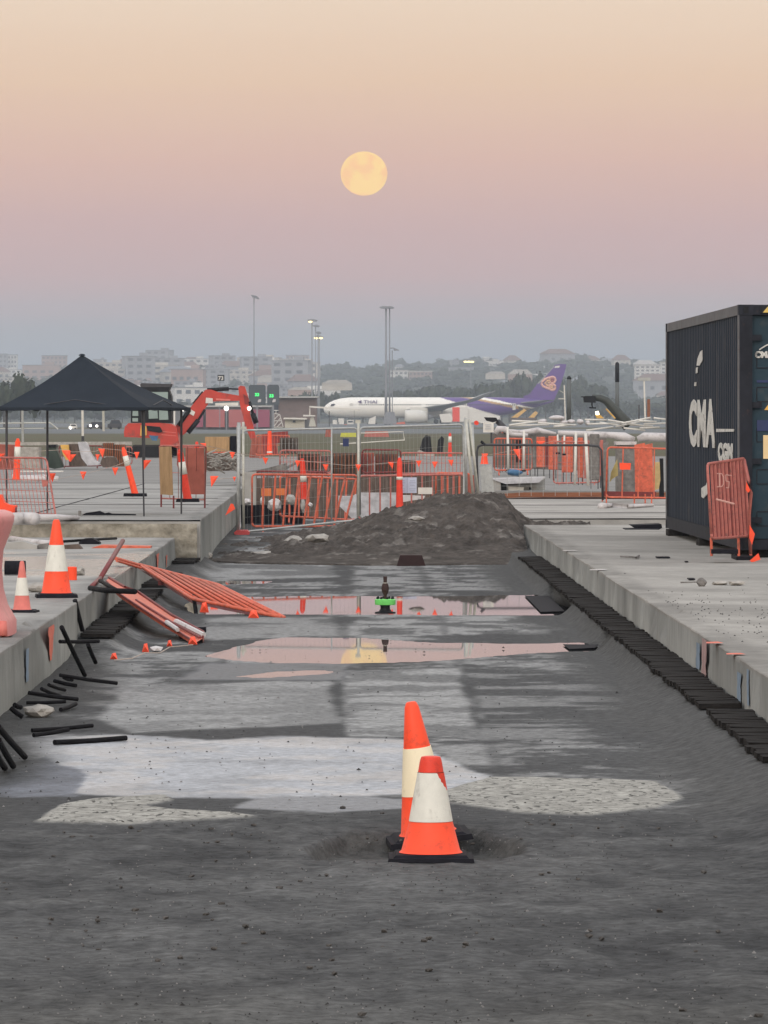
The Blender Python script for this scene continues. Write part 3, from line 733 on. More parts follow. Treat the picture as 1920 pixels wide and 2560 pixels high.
def stroke(parent, pts, w, m, D, name):
    mb = MB()
    for a, b2 in zip(pts[:-1], pts[1:]): mb.tube(at(*a, D), at(*b2, D), w, 6)
    return mb.build(name, m, parent)
stroke(t, [(1792,1184),(1804,1184),(1809,1192),(1809,1210),(1804,1217),(1792,1217)], .006, tape, 58.3, 'painted_letter')
stroke(t, [(1799,1184),(1799,1217)], .008, tape, 58.3, 'painted_letter')
stroke(t, [(1829,1189),(1814,1187),(1815,1203),(1823,1204),(1822,1220),(1815,1219)], .006, tape, 58.4, 'painted_letter')
stroke(t, [(1790,1248),(1836,1260)], .013, tape, 58.3, 'tape_strip')
mb = MB(); mb.pxprism([(1866,1205),(1876,1226),(1870,1232),(1864,1224)], 59.8, .03); mb.pxprism([(1874,1312),(1887,1335),(1880,1362),(1873,1345)], 59.8, .03); mb.pxprism([(1874,1402),(1896,1383),(1901,1399),(1880,1406)], 59, .02)
mb.build('orange_rag', M['flag'], t)

# fallen barriers in the cutting
t = thing('fallen_barrier', 'orange barred barrier fallen with one corner on the ground and legs in the air', 'barrier', on(714,1545,0), 'steel pedestrian barriers')
c = [at(714,1545,54.0), at(545,1462,56.8), at(345,1411,58.6), at(480,1497,55.6)]
frame(t, c, .020, M['barrier'], 0, .01, M['barrier'])
mb = MB()
for i in range(8):
    v = (i+.6)/8.2; mb.tube(quad_pt(c,0,v), quad_pt(c,1,v), .017, 6)
mb.build('bars', M['barrier'], t, smooth=True)
mb = MB(); o_ = Vector((0,.03,-.05)); mb.add([p+o_ for p in c], [(0,1,2,3),(3,2,1,0)]); mb.build('under_sheet', M['barrier_dark'], t)
mb = MB(); mb.path([at(348,1413,58.5), at(289,1396,57.0)], .022, 8); mb.path([at(352,1420,58.0), at(292,1402,56.8)], .015, 8); mb.build('rail', M['barrier'], t)
mb = MB(); mb.path([at(307,1352,56.8), at(251,1445,52.4)], .026, 8); mb.path([at(251,1445,52.4), at(225,1470,49.4)], .022, 8); mb.build('leg', M['barrier_dark'], t, smooth=True)
mb = MB(); mb.path([at(225,1470,49.4), at(262,1476,48.9), at(338,1479,48.5)], .026, 8); mb.path([at(250,1452,51.0), at(300,1480,48.7)], .020, 8); mb.build('foot_bar', M['rubber_dark'], t, smooth=True)
mb = MB(); mb.path([at(484,1490,55.8), at(491,1539,55.3)], .022, 8); mb.build('leg', M['rubber_dark'], t, smooth=True)
mb = MB(); mb.box(at(408,1457,57.4), (.11,.1,.05)); mb.build('bracket', M['barrier_dark'], t)
t = thing('fallen_barrier', 'narrow orange barrier board lying folded with white reflective stripes at its low end', 'barrier', on(500,1605,0), 'steel pedestrian barriers')
def plank(D0, D1, pts0, pts1, th):
    a = [at(*p, D0) for p in pts0]; b2 = [at(*p, D1) for p in pts1]; return a, b2
mb = MB()
top = [at(272,1446,52.4), at(312,1470,51.4), at(345,1482,51.8), at(430,1540,49.85), at(509,1583,48.9), at(507,1596,48.0)]
bot = [at(266,1450,52.0), at(300,1482,50.0), at(322,1497,49.5), at(412,1556,48.7), at(440,1572,48.6), at(492,1605,47.5)]
n = len(top); mb.add(top+bot, [(i, i+1, n+i+1, n+i) for i in range(n-1)]); d_ = Vector((0,.02,-.05)); mb.add([p+d_ for p in top+bot], [(n+i, n+i+1, i+1, i) for i in range(n-1)])
mb.add([p for p in bot]+[p+d_ for p in bot], [(i, i+1, n+i+1, n+i) for i in range(n-1)]); mb.add([p for p in top]+[p+d_ for p in top], [(n+i, n+i+1, i+1, i) for i in range(n-1)])
mb.build('board', M['barrier'], t)
mb = MB(); mb.path([b+Vector((0,-.02,-.01)) for b in bot], .010, 6); mb.path([t_+Vector((0,0,.012)) for t_ in top], .012, 6); mb.build('edge_rail', M['barrier_dark'], t)
mb = MB(); mb.path([at(340,1500,49.9), at(430,1556,48.9), at(500,1594,47.9)], .012, 6); mb.build('fold_line', M['barrier_dark'], t)
mb = MB(); mb.path([at(440,1553,48.9), at(509,1588,48.1)], .026, 6); mb.path([at(416,1555,48.6), at(444,1574,48.3)], .022, 6); mb.build('reflective_stripe', M['white_pvc'], t)
mb = MB(); mb.box(at(462,1589,48.6), (.1,.1,.06)); mb.box(at(500,1574,49.6), (.12,.08,.05)); mb.build('rubber_foot', M['rubber'], t)

# ------------------------------------------------------------------ bunting
def bunting(label, pts, flags, fs=.10, group=None, sagr=.004):
    """pts: world points of the cord; flags: (world point, width, height, lean)"""
    t = thing('bunting', label, 'bunting', pts[0], group)
    mb = MB(); mb.path(pts, sagr, 5); mb.build('cord', M['cord'], t)
    for (p, w, h, ln) in flags:
        p = Vector(p); mb = MB()
        a, b2, c2 = p+Vector((-w/2,0,0)), p+Vector((w/2,.015,0)), p+Vector((ln,-.03,-h)); n_ = Vector((0,.004,0))
        mid = (a+b2+c2)/3+Vector((0,-.02,0))
        mb.add([a,b2,c2,mid], [(0,1,3),(1,2,3),(2,0,3)]); mb.add([a+n_,b2+n_,c2+n_,mid+n_], [(3,1,0),(3,2,1),(3,0,2)]); mb.build('flag', M['flag'], t)
    return t
Df = 90
def pf(px, py, D=Df): return at(px, py, D)
pts = [pf(441,1110,78), pf(500,1112,79), pf(515,1114,80), pf(560,1124,82), pf(600,1134,83.5), pf(664,1144), pf(740,1150), pf(815,1158), pf(860,1163), pf(896,1163), pf(960,1158), pf(1047,1151), pf(1100,1150), pf(1160,1148)]
fl = [(pf(507,1108,79.5),.10,.06,.05)]+[(pf(a,b),.105,.12,l) for a,b,l in ((581,1130,0),(664,1144,0),(745,1151,-.01),(814,1161,.01),(896,1161,0),(977,1155,.03),(1047,1151,0),(1087,1154,0),(1127,1149,.01))]
bunting('line of orange flags strung across the tall mesh fence behind the mound', pts, fl)
pts = [pf(-40,1140,76), pf(0,1136,76), pf(90,1180,77), pf(130,1200,77), pf(210,1185,79), pf(288,1165,80), pf(330,1148,80), pf(372,1150,78)]
fl = [(pf(2,1134,76),.12,.12,0),(pf(130,1183,76.8),.11,.14,.01),(pf(208,1179,79),.10,.13,0),(pf(288,1169,80),.10,.13,0),(pf(368,1150,78),.13,.15,-.05)]
bunting('orange flags sagging low over the upper left slab behind the mesh barrier', pts, fl)
pts = [pf(90,1128,95), pf(165,1124,95), pf(180,1130,95), pf(240,1128,95), pf(255,1121,95), pf(310,1126,95), pf(345,1137,95)]
fl = [(pf(165,1126,94.8),.16,.22,.08),(pf(183,1136,94.9),.11,.14,-.05),(pf(244,1136,95),.08,.12,0),(pf(254,1121,95),.13,.17,.02),(pf(342,1130,94.9),.1,.14,0)]
bunting('orange flags hanging in front of the plastic sheet under the dark canopy', pts, fl)
pts = [pf(519,1203,87), pf(560,1196,87), pf(592,1196,89)]
bunting('two flag line tied to the left fence post above the slab', pts, [(pf(536,1190,87),.14,.19,-.05),(pf(586,1192,88.5),.06,.08,0)])
o = MB(); o.pxprism([(563,1289),(577,1259),(583,1260),(588,1272)], 83, .01); tag(o.build('orange_flag', M['flag'], origin=pf(575,1289,83)), 'single orange flag beside the fence foot in front of the dark gap', 'flag')
pts = [pf(1222,1137,118), pf(1262,1130,118), pf(1300,1122,118), pf(1345,1112,118), pf(1400,1098,118)]
bunting('orange flags in front of the orange boards by the white poles', pts, [(pf(1292,1123,117.8),.17,.26,.08),(pf(1212,1134,117.5),.15,.2,0),(pf(1352,1103,117.8),.22,.08,0)])
# ground string with flags by the puddle
pts = [on(285,1650,.01), on(330,1646,.02), on(363,1632,.04), on(400,1632,.01), on(424,1618,.03), on(482,1612,.03)]
t = bunting('loose string of orange flags lying on the wet ground left of the puddles', pts, [], sagr=.005)
for px, py, w, h in ((285,1648,20,16),(364,1630,18,22),(424,1616,15,16),(482,1611,24,20),(511,1531,24,26),(634,1545,28,20)):
    q = on(px, py, .01); D = q.y; s = w/F*D/2; hh = h/F*D; mb = MB()
    mb.add([q+Vector((-s,0,0)), q+Vector((s,-.05,0)), q+Vector((s*.4,.02,hh)), q+Vector((-s*.5,.03,hh*.9)), q+Vector((0,-.06,hh*.6))], [(0,1,4),(1,2,4),(2,3,4),(3,0,4)]); mb.build('flag', M['flag'], t)
q = on(390,1628,.01); tag(MB().blob((q.x,q.y,q.z+.02),(.06,.08,.03),3,1,.2).build('paper_scrap', M['white_pvc'], origin=q), 'crumpled pale scrap beside the string of flags on the ground', 'litter')

for poly, lab in (([(1312,1490),(1372,1491),(1412,1529),(1352,1531)],'black sheet in place of a dark reflection at the right end of the far puddle'),([(1408,1612),(1495,1613),(1488,1621),(1424,1624)],'black sheet in place of a dark reflection at the right end of the near puddle')):  # flat black sheets drawn in for the dark reflections at the puddle ends
    vs = [on(a, b2, .002) for a, b2 in poly]; v2 = [v+Vector((0,0,.006)) for v in vs]; o = MB().add(vs+v2, [(3,2,1,0),(4,5,6,7),(0,1,5,4),(1,2,6,5),(2,3,7,6),(3,0,4,7)]).build('plastic_or_reflection_sheet', M['rubber'], origin=vs[0]); tag(o, lab, 'plastic sheet')
# ------------------------------------------------------------------ green hydrant
q = on(963, 1534, 0); s = q.y/F
t = thing('hydrant', 'black standpipe with a bright green flange standing in the far puddle', 'hydrant', q)
mb = MB(); mb.lathe([(26*s,0),(26*s,4*s),(16*s,6*s),(12*s,12*s),(12*s,20*s),(16*s,22*s)], n=24); smooth_angle(mb.build('base_pipe', M['black'], t, world=False))
mb = MB(); mb.lathe([(25*s,22*s),(26*s,24*s),(26*s,35*s),(24*s,36.5*s)], n=28); smooth_angle(mb.build('flange', M['green'], t, world=False))
for k in range(8):
    a = k*math.pi/4+.25; MB().lathe([(3*s,36*s),(3*s,40*s),(1.4*s,43*s)], c=(20*s*math.cos(a),20*s*math.sin(a),0), n=8).build('bolt', M['black'], t, world=False)
mb = MB(); mb.lathe([(4*s,36*s),(4*s,46*s),(8*s,54*s),(9.5*s,62*s),(8*s,72*s),(5*s,77*s),(4.4*s,80*s),(5.2*s,93*s)], n=20); smooth_angle(mb.build('spindle', M['rust'], t, world=False))
MB().lathe([(6*s,76*s),(6*s,77.5*s)], n=16).build('ring', M['galv_light'], t, world=False)
# dark box at the mound foot
q = on(1028, 1415, 0); D = q.y
o = MB(); o.prism([((992-960)/F*D, q.z), ((1064-960)/F*D, q.z), ((1055-960)/F*D, q.z+27/F*D), ((1000-960)/F*D, q.z+27/F*D)], D, D+.35)
tag(o.build('ballast_block', M['maroon'], origin=q), 'dark maroon ballast block at the foot of the dirt mound', 'ballast block')

# ------------------------------------------------------------------ tall temporary fence
def tfence(label, c, nv=26, nh=6, feet=True, mats=('galv','galv_light'), extra=None):
    t = thing('temporary_fence', label, 'fence panel', (c[0]+c[1])/2, 'tall temporary fence panels')
    frame(t, c, .019, M[mats[0]], 0, .01, nh=0)
    mb = MB()
    for i in range(nv): u = (i+1)/(nv+1); mb.tube(quad_pt(c,u,0), quad_pt(c,u,1), .0014, 3, caps=False)
    for i in range(nh): v = (i+1)/(nh+1); mb.tube(quad_pt(c,0,v), quad_pt(c,1,v), .0014, 3, caps=False)
    mb.build('wire_mesh', M['galv'], t)
    return t
t = tfence('left tall mesh fence panel with a red foot block behind the mound', [pf(608,1330), pf(893,1300,90.30), pf(893,1070,90.30), pf(608,1076)])
mb = MB(); mb.tube(pf(609,1332), pf(608,1055), .022, 8); mb.build('post', M['galv_light'], t, smooth=True)
mb = MB(); mb.tube(pf(829,1300,90.10), pf(829,1066,90.10), .014, 8); mb.build('centre_post', M['galv'], t, smooth=True)
mb = MB(); mb.pxprism([(586,1330),(592,1325),(618,1325),(624,1330),(622,1348),(616,1345),(598,1345),(592,1348)], 88.9, .5); mb.build('foot_block', mat('red_foot', (.50,.07,.07), .6, .3, .15, 10), t)
mb = MB(); mb.box(pf(607,1070,89.60), (.13,.05,.05)); mb.box(pf(596,1067,89.60), (.03,.05,.07)); mb.build('clamp', M['galv_light'], t)
t = tfence('right tall mesh fence panel carrying white notice sheets behind the mound', [pf(900,1296,90.40), pf(1160,1240,91.20), pf(1157,1061,91.20), pf(900,1069,90.40)])
mb = MB(); mb.tube(pf(896,1290,90.20), pf(896,1050,90.20), .022, 8); mb.build('post', M['galv_light'], t, smooth=True)
mb = MB(); mb.box(pf(895,1054,90.00), (.09,.05,.06)); mb.build('clamp', M['galv_light'], t)
mb = MB(); mb.box(pf(1018,1213,90.30), (.335,.012,.275)); nb = mb.build('notice_board', M['paper'], t)
mb = MB()
for xx in (1005,1031):
    for yy, w in ((1202,14),(1207,17),(1213,12),(1222,17),(1227,15)): mb.box(pf(xx,yy,90.26), (w/F*84, .004, .006))
mb.box(pf(1018,1213,90.26), (.006,.004,.26)); mb.build('print', M['ink'], nb)
mb = MB(); mb.box(pf(1063,1227,90.30), (.25,.012,.115)); mb.build('notice_board', M['white'], t)
t = tfence('tall mesh fence panel at the far left of the fence, seen almost edge on', [pf(594,1335,88.70), pf(600,1315,91.70), pf(600,1062,91.70), pf(594,1066,88.70)], nv=3)
mb = MB(); mb.tube(pf(595,1336,88.70), pf(597,1056,88.70), .03, 8); mb.build('post', M['galv'], t, smooth=True)
# leaning tubes at the right end
for i, (a, b2, r, D) in enumerate((((1163,1045),(1166,1245),.026,90.9),((1165,1048),(1183,1244),.025,90.50),((1174,1050),(1197,1246),.022,90.60),((1181,1062),(1190,1240),.02,91.70))):
    o = MB().tube(pf(*b2,D), pf(*a,D), r, 8).build('steel_pole', M[('galv','galv_light','galv_light','galv')[i]], origin=pf(*b2,D), smooth=True)
    tag(o, ('upright grey steel pole at the right end of the tall fence','bright leaning pole at the right end of the tall fence','second leaning pole just right of the bright one','thin grey pole behind the leaning poles')[i], 'pole', 'steel poles at the fence end')
# dark framed panel right of it
t = thing('temporary_fence', 'black tube fence frame with rounded top corner before the orange boards', 'fence panel', pf(1320,1240,100), 'tall temporary fence panels')
mb = MB(); mb.path([pf(1196,1238,100), pf(1192,1130,100), pf(1196,1116,100), pf(1206,1112,100), pf(1380,1113,100), pf(1470,1113,100), pf(1496,1116,100), pf(1504,1126,100), pf(1507,1250,100)], .024, 8); mb.build('frame', M['darksteel'], t, smooth=True)
mb = MB()
for px in range(1208, 1500, 30): mb.tube(pf(px,1113,100), pf(px,1240,100), .004, 4)
for py in range(1140, 1240, 25): mb.tube(pf(1196,py,100), pf(1505,py,100), .002, 4)
mb.build('wire_mesh', M['galv'], t)
mb = MB(); mb.path([pf(1202,1103,100), pf(1212,1112,100)], .03, 6); mb.build('clamp', M['black'], t)

# ------------------------------------------------------------------ orange crowd barriers behind the fence
def crowd(label, c, nv=9, nh=0, m='barrier', r=.02, rb=.009, legs=True, cloth=None):
    t = thing('crowd_barrier', label, 'barrier', (Vector(c[0])+Vector(c[1]))/2, 'steel pedestrian barriers')
    frame(t, c, r, M[m], nv, rb, nh=nh)
    if legs:
        for u in (.12,.88):
            b_ = quad_pt([Vector(p) for p in c], u, 0); MB().path([b_+Vector((0,-.28,-.11)), b_+Vector((0,0,-.02)), b_+Vector((0,.28,-.11))], .014, 6).build('leg', M[m], t)
    return t
crowd('orange barrier with thick bars behind the left tall fence panel', [pf(630,1316,91), pf(860,1316,92), pf(893,1188,92), pf(630,1186,91)], 8, rb=.02)
crowd('long orange rail barrier in front of the notice sheets', [pf(898,1300,93), pf(1160,1290,93), pf(1160,1186,93), pf(898,1190,93)], 9, rb=.016, m='barrier_pink')
crowd('orange barrier further back seen through the left tall fence panel', [pf(700,1290,97), pf(885,1300,99), pf(890,1198,99), pf(700,1190,97)], 7, rb=.02)
crowd('dim red barrier low behind the fence near its middle post', [pf(640,1225,104), pf(820,1225,104), pf(820,1180,104), pf(640,1178,104)], 12, m='barrier_dark', legs=False)
crowd('orange barrier bay with solid red board beside the poles', [pf(1090,1262,94), pf(1178,1262,94), pf(1178,1185,94), pf(1090,1182,94)], 5, rb=.02)
for x0, x1, y0, y1, D, m, nv, lab in ((148,256,1114,1166,149,'barrier_dark',12,'dark red barrier behind the grey plastic sheet under the canopy'),
        (258,330,1116,1162,151,'barrier_pink',9,'faded orange barrier in front of the excavator tracks'),
        (-30,60,1116,1176,150,'barrier_dark',10,'dark red barrier by the beige concrete block'),
        (444,520,1118,1168,140,'barrier_pink',10,'faded barrier between the wide based bollard and the rod heap'),
        (516,592,1096,1132,160,'barrier',9,'orange barrier above the tangled rod heap'),
        (640,724,1088,1138,170,'barrier',10,'orange barrier standing around the excavator bucket'),
        (700,828,1126,1184,112,'barrier_pink',14,'faded barrier in front of the brown formwork crate'),
        (906,1002,1124,1182,112,'barrier_dark',11,'dark barrier in front of the reddish formwork sheet'),
        (1002,1160,1132,1184,114,'barrier_pink',16,'long faded barrier left of the leaning poles'),
        (1236,1330,1096,1176,119,'barrier',10,'orange barrier around the blue bundle and white poles'),
        (1384,1500,1104,1208,116,'barrier_pink',10,'faded orange barrier across the widest orange board')):
    crowd(lab, [pf(x0,y1,D), pf(x1,y1-2,D), pf(x1,y0+1,D), pf(x0,y0,D)], nv, 1, m=m, r=.018, rb=.007)
# mesh barrier on the left
t = crowd('leaning orange mesh barrier panel on the upper left slab by the edge', [pf(-60,1303,72.2), pf(143,1313,72.6), pf(116,1145,73.2), pf(-80,1143,72.8)], 20, 5, m='barrier_pink', r=.014, rb=.0045, legs=False)
mb = MB(); mb.path([pf(80,1312,72.4), pf(86,1322,72.1), pf(84,1336,72.0)], .022, 6); mb.build('leg', M['barrier_dark'], t)
mb = MB(); mb.pxprism([(104,1200),(122,1203),(118,1216),(106,1217)], 72.8, .01); mb.build('label_plate', M['barrier_pink'], t)
# bright orange moulded plastic piece
q = pf(14,1303,71.9)
t = thing('plastic_barrier', 'glossy bright orange moulded barrier end at the left edge of the upper slab', 'plastic barrier', q)
mb = MB(); mb.pxprism([(-30,1240),(4,1236),(12,1256),(24,1262),(42,1264),(39,1284),(36,1300),(22,1303),(10,1297),(-6,1306),(-30,1300)], 71.6, .35); mb.build('body', M['safety'], t)
mb = MB(); mb.tube(pf(38,1276,71.4), pf(42,1276,71.4), .045, 12); mb.build('socket', M['barrier_dark'], t)
# small barrier right behind canopy leg: frame w/ plywood
t = thing('crowd_barrier', 'barrier with a tall plywood sheet tied on, right of the leaning bollard', 'barrier', on(445,1268,ZU), 'steel pedestrian barriers')
frame(t, [on(403,1266,ZU)+Vector((0,0,.13)), on(512,1270,ZU)+Vector((0,0,.13)), at(515,1115,79), at(399,1114,79)], .013, M['barrier_pink'], 4, .006, nh=1)
for px, py in ((403,1268),(434,1271),(512,1270)): MB().tube(on(px,py,ZU), on(px,py,ZU)+Vector((0,0,.2)), .014, 6).build('leg', M['barrier_dark'], t)
MB().pxprism([(398,1117),(429,1116),(433,1238),(401,1236)], 78.2, .02).build('plywood_sheet', M['plywood'], t)
MB().pxprism([(464,1120),(510,1120),(512,1236),(462,1236)], 80, .01).build('orange_netting', M['crate_red'], t)
# right barrier with orange board
t = thing('crowd_barrier', 'orange framed barrier with a solid orange board left of the container', 'barrier', on(1560,1262,ZS), 'steel pedestrian barriers')
Dq = 100
frame(t, [pf(1515,1243,Dq), pf(1675,1245,Dq), pf(1675,1122,Dq), pf(1519,1118,Dq)], .018, M['barrier'], 3, .014)
mb = MB(); mb.pxprism([(1586,1112),(1612,1107),(1613,1112),(1631,1108),(1633,1230),(1588,1231)], Dq+.3, .03); mb.build('orange_board', M['barrier'], t)
mb = MB(); mb.pxprism([(1549,1157),(1577,1158),(1576,1174),(1550,1174)], Dq-.1, .02); mb.build('small_plate', M['safety'], t)
mb = MB(); mb.pxprism([(1508,1228),(1640,1230),(1640,1240),(1508,1240)], Dq+.2, .05); mb.build('kick_board', M['barrier_dark'], t)
for px, y in ((1506,1254),(1516,1258),(1586,1260),(1613,1262),(1629,1262)): MB().tube(pf(px,1120 if px < 1510 else 1235,Dq), pf(px,y,Dq), .014, 6).build('leg', M['barrier'], t)
o = MB(); o.path([on(1503,1266,ZS+.04), on(1530,1264,ZS+.03), on(1570,1267,ZS+.03), on(1632,1263,ZS+.03)], [.07,.045,.045,.03], 10); tag(o.build('white_pipe', M['white_pvc'], origin=on(1503,1266,ZS), smooth=True), 'crumpled white pipe lying on the ground under the orange framed barrier', 'pipe')
# ------------------------------------------------------------------ bollards
def bollard(label, px, py0, py1, D, w=20, lean=0, band=(.62,.82), base=True, basew=58, body='safety', basep=None):
    b_ = at(px, py1, D); h = (py1-py0)/F*D; r = w/2/F*D
    t = thing('bollard', label, 'bollard', b_, 'orange marker bollards'); t.rotation_euler = (0, lean, 0)
    mb = MB(); mb.lathe([(r*1.25,0),(r*1.1,h*.1),(r*.95,h*.5),(r*.8,h*.93),(r*.55,h*.95),(r*.55,h*.98),(r*.3,h)], n=16); smooth_angle(mb.build('post', M[body], t, world=False))
    mb = MB(); rr = lambda v: r*(.95-.15*(v-.5)/.43)+.004; mb.lathe([(rr(band[0]),h*band[0]),(rr(band[1]),h*band[1])], n=16); mb.build('reflective_band', M['sleeve'], t, world=False, smooth=True)
    if base:
        mb = MB(); bw = basew/F*D; mb.box((0,0,.02),(bw,bw*.8,.05), rot=Matrix.Rotation(-lean,3,'Y'), taper=.95); mb.build('base', M['rubber'], t, world=False)
    return t
bollard('orange bollard leaning left on a black base in the open part of the upper slab', 339, 1114, 1240, 84, 15, R(-14.5))
bollard('orange bollard with a wide black base right of the plywood sheet', 470, 1122, 1254, 79, 19, R(-9), band=(.52,.76), body='safety_red')
bollard('dark red bollard standing behind the fence line left of the tall posts', 492, 1104, 1216, 90, 14, 0, band=(.48,.72), body='safety_red', basew=42)
bollard('orange bollard rising behind the mesh barrier at the far left', 41, 1096, 1200, 95, 16, R(2), band=(.5,.8), basew=2)
bollard('orange bollard far behind the fence beside the excavator bucket', 674, 1074, 1136, 150, 12, 0, band=(.05,.12), basew=2)
bollard('dark red bollard with a double white band behind the left fence panel', 761, 1146, 1248, 92, 16, R(-3), band=(.42,.62), body='safety_red', basew=2)
bollard('red bollard half hidden by the notice sheets', 999, 1144, 1270, 90, 16, 0, band=(.56,.62), body='safety_red', basew=2)
bollard('small distant red bollard right of the two dark bags in the middle', 1125, 1082, 1142, 180, 9, 0, band=(.6,.85), body='safety_red', basew=2)
bollard('short orange drum hanging by the signboard pole', 1211, 1138, 1160, 110, 17, 0, band=(.02,.04), basew=2)

# ------------------------------------------------------------------ canopy
FR = at(360,1291,74.0); FR.z = ZU; u1 = Vector((-2.02,.46,0)); u2 = Vector((.46,2.02,0))
lg = [FR, FR+u1, FR+u1+u2, FR+u2]
ctr = FR+(u1+u2)/2
t = thing('canopy', 'charcoal pop-up canopy with a peaked roof on thin legs over the upper slab', 'canopy', ctr)
ez = 2.256
roof = [ctr+(p-ctr)*1.11 for p in lg]
ap = Vector((at(205,888,75.2).x, 75.2, 3.04))
mb = MB()
for i in range(4):
    a, b2 = roof[i].copy(), roof[(i+1)%4].copy(); a.z = b2.z = ez; n = 14; m_ = 14; vs = []; fs = []
    for j in range(n+1):
        s_ = j/n; 
        for k in range(m_+1):
            q = k/m_; e = a*(1-q)+b2*q
            sc_ = .16*math.sin(math.pi*s_)*(1-.0)   # roof edges sag
            p = ap*(s_)+e*(1-s_); z = ez+(ap.z-ez)*(s_**1.0)-.10*math.sin(math.pi*s_)*(.5+.5*(1-abs(2*q-1)))*1.0
            p = Vector((p.x, p.y, z)); inw = (ctr-p); inw.z = 0
            if s_ < .001: z0 = ez-.012*math.sin(q*math.pi*5)**2; p.z = z0
            vs.append(p)
    for j in range(n):
        for k in range(m_): fs.append((j*(m_+1)+k, j*(m_+1)+k+1, (j+1)*(m_+1)+k+1, (j+1)*(m_+1)+k))
    mb.add(vs, fs)
o = mb.build('roof', M['canvas'], t); o.data.polygons.foreach_set('use_smooth', [True]*len(o.data.polygons))
mb = MB()
for i in range(4):
    a, b2 = roof[i].copy(), roof[(i+1)%4].copy(); n = 26; vs = []
    for k in range(n+1):
        q = k/n; e = a*(1-q)+b2*q; vs.append(Vector((e.x,e.y,ez+.01))); vs.append(Vector((e.x,e.y,ez-.022-.018*abs(math.sin(q*math.pi*4)))))
    mb.add(vs, [(2*k,2*k+1,2*k+3,2*k+2) for k in range(n)])
mb.build('valance', M['canvas'], t)
for i, p in enumerate(lg):
    pp = p.copy(); mb = MB(); mb.tube(pp, Vector((pp.x-.03*(i == 0), pp.y, ez)), .013, 6); mb.tube(Vector((pp.x,pp.y,1.5)), Vector((pp.x,pp.y,ez)), .018, 6); mb.build('leg', M['darksteel'], t)
mb = MB()
for i in range(4):
    a, b2 = lg[i].copy(), lg[(i+1)%4].copy(); a.z = ez-.03; b2.z = ez-.03
    mid = (a+b2)/2; mid.z = ez+.12; a2 = a.copy(); a2.z -= .25; b3 = b2.copy(); b3.z -= .25
    mb.tube(a, mid, .008, 4)
    mb.tube(b2, mid, .008, 4)
mb.build('truss', M['darksteel'], t)
MB().lathe([(.05,0),(.04,.02),(.015,.03)], c=(ap.x,ap.y,ap.z-.015), n=12).build('peak_cap', M['canvas'], t)

# ------------------------------------------------------------------ excavator
De = 190
t = thing('excavator', 'red orange excavator with its boom raised, parked behind the canopy', 'excavator', at(380,1142,De))
E = lambda poly, th, m, nm, dd=0, par=None: MB().pxprism(poly, De+dd, th).build(nm, M[m], par or t)
body = E([(316,1066),(324,1058),(400,1057),(432,1060),(444,1068),(447,1090),(452,1112),(450,1137),(404,1137),(403,1096),(314,1092),(313,1080)], 1.9, 'excav', 'body')
MB().pxprism([(366,1064),(400,1067),(407,1079),(398,1082),(370,1077)], De-.97, .06).build('grille', M['black'], body)
MB().pxprism([(352,1063),(366,1066),(367,1088),(350,1090)], De-.99, .05).build('yellow_tank', M['yellow'], body)
MB().pxprism([(372,1088),(396,1090),(392,1102),(380,1101)], De-.99, .05).build('blue_cloth', M['blue'], body)
for yy in (1078,1086): MB().pxprism([(404,yy),(440,yy+3),(440,yy+4.5),(404,yy+1.5)], De-.96, .02).build('decal', M['faded'], body)
cab = E([(329,1057),(330,1012),(345,1008),(352,968),(358,962),(428,963),(424,975),(430,990),(432,1058)], 1.25, 'black', 'cab', -.2)
for poly in ([(332,1018),(345,1018),(346,1040),(331,1040)], [(371,1018),(393,1018),(395,1046),(372,1047)], [(397,1018),(419,1018),(421,1049),(398,1050)], [(331,1045),(345,1045),(345,1054),(331,1054)], [(366,980),(420,980),(420,1012),(366,1012)]):
    MB().pxprism(poly, De-.85, .04).build('window', M['glass'], cab)
MB().pxprism([(434,1019),(438,1019),(438,1062),(434,1060)], De-.9, .04).build('mirror_arm', M['white'], cab)
E([(352,962),(356,958),(430,960),(428,968),(354,968)], 1.3, 'darksteel', 'cab_roof', -.2)
boom = E([(444,1076),(440,1064),(452,1050),(482,1012),(505,984),(515,974),(528,974),(545,980),(598,989),(600,1002),(560,1003),(528,1004),(520,1010),(500,1040),(470,1078),(452,1092)], .32, 'excav', 'boom')
MB().pxprism([(515,994),(532,996),(532,1008),(514,1008)], De-.19, .05).build('plate', M['white'], boom)
MB().pxprism([(538,1008),(596,1006),(596,1014),(538,1014)], De-.19, .05).build('light_bar', M['white'], boom)
MB().pxprism([(540,996),(576,998),(576,1002),(540,1001)], De-.19, .03).build('decal', M['faded'], boom)
MB().pxprism([(478,1024),(488,1030),(484,1040),(474,1034)], De-.19, .04).build('plate', M['white'], boom)
mb = MB(); mb.tube(at(518,975,De), at(572,972,De), .075, 10); mb.tube(at(572,972,De), at(602,973,De), .03, 8); mb.build('cylinder', M['black'], t, smooth=True)
mb = MB(); mb.tube(at(470,1082,De-.25), at(496,1050,De-.25), .09, 10); mb.tube(at(496,1050,De-.25), at(512,1024,De-.25), .045, 8); mb.build('cylinder', M['black'], t, smooth=True)
mb = MB(); mb.tube(at(446,1064,De-.2), at(474,1024,De-.2), .08, 10); mb.tube(at(484,1010,De+.1), at(508,980,De+.1), .06, 10); mb.build('hoses', M['black'], t, smooth=True)
st_ = E([(596,968),(602,964),(612,966),(620,990),(626,1014),(625,1035),(633,1062),(640,1095),(628,1100),(620,1082),(610,1050),(600,1012)], .28, 'excav', 'stick')
MB().pxprism([(608,985),(620,992),(624,1012),(612,1010)], De-.16, .05).build('pivot', M['excav_dark'], st_)
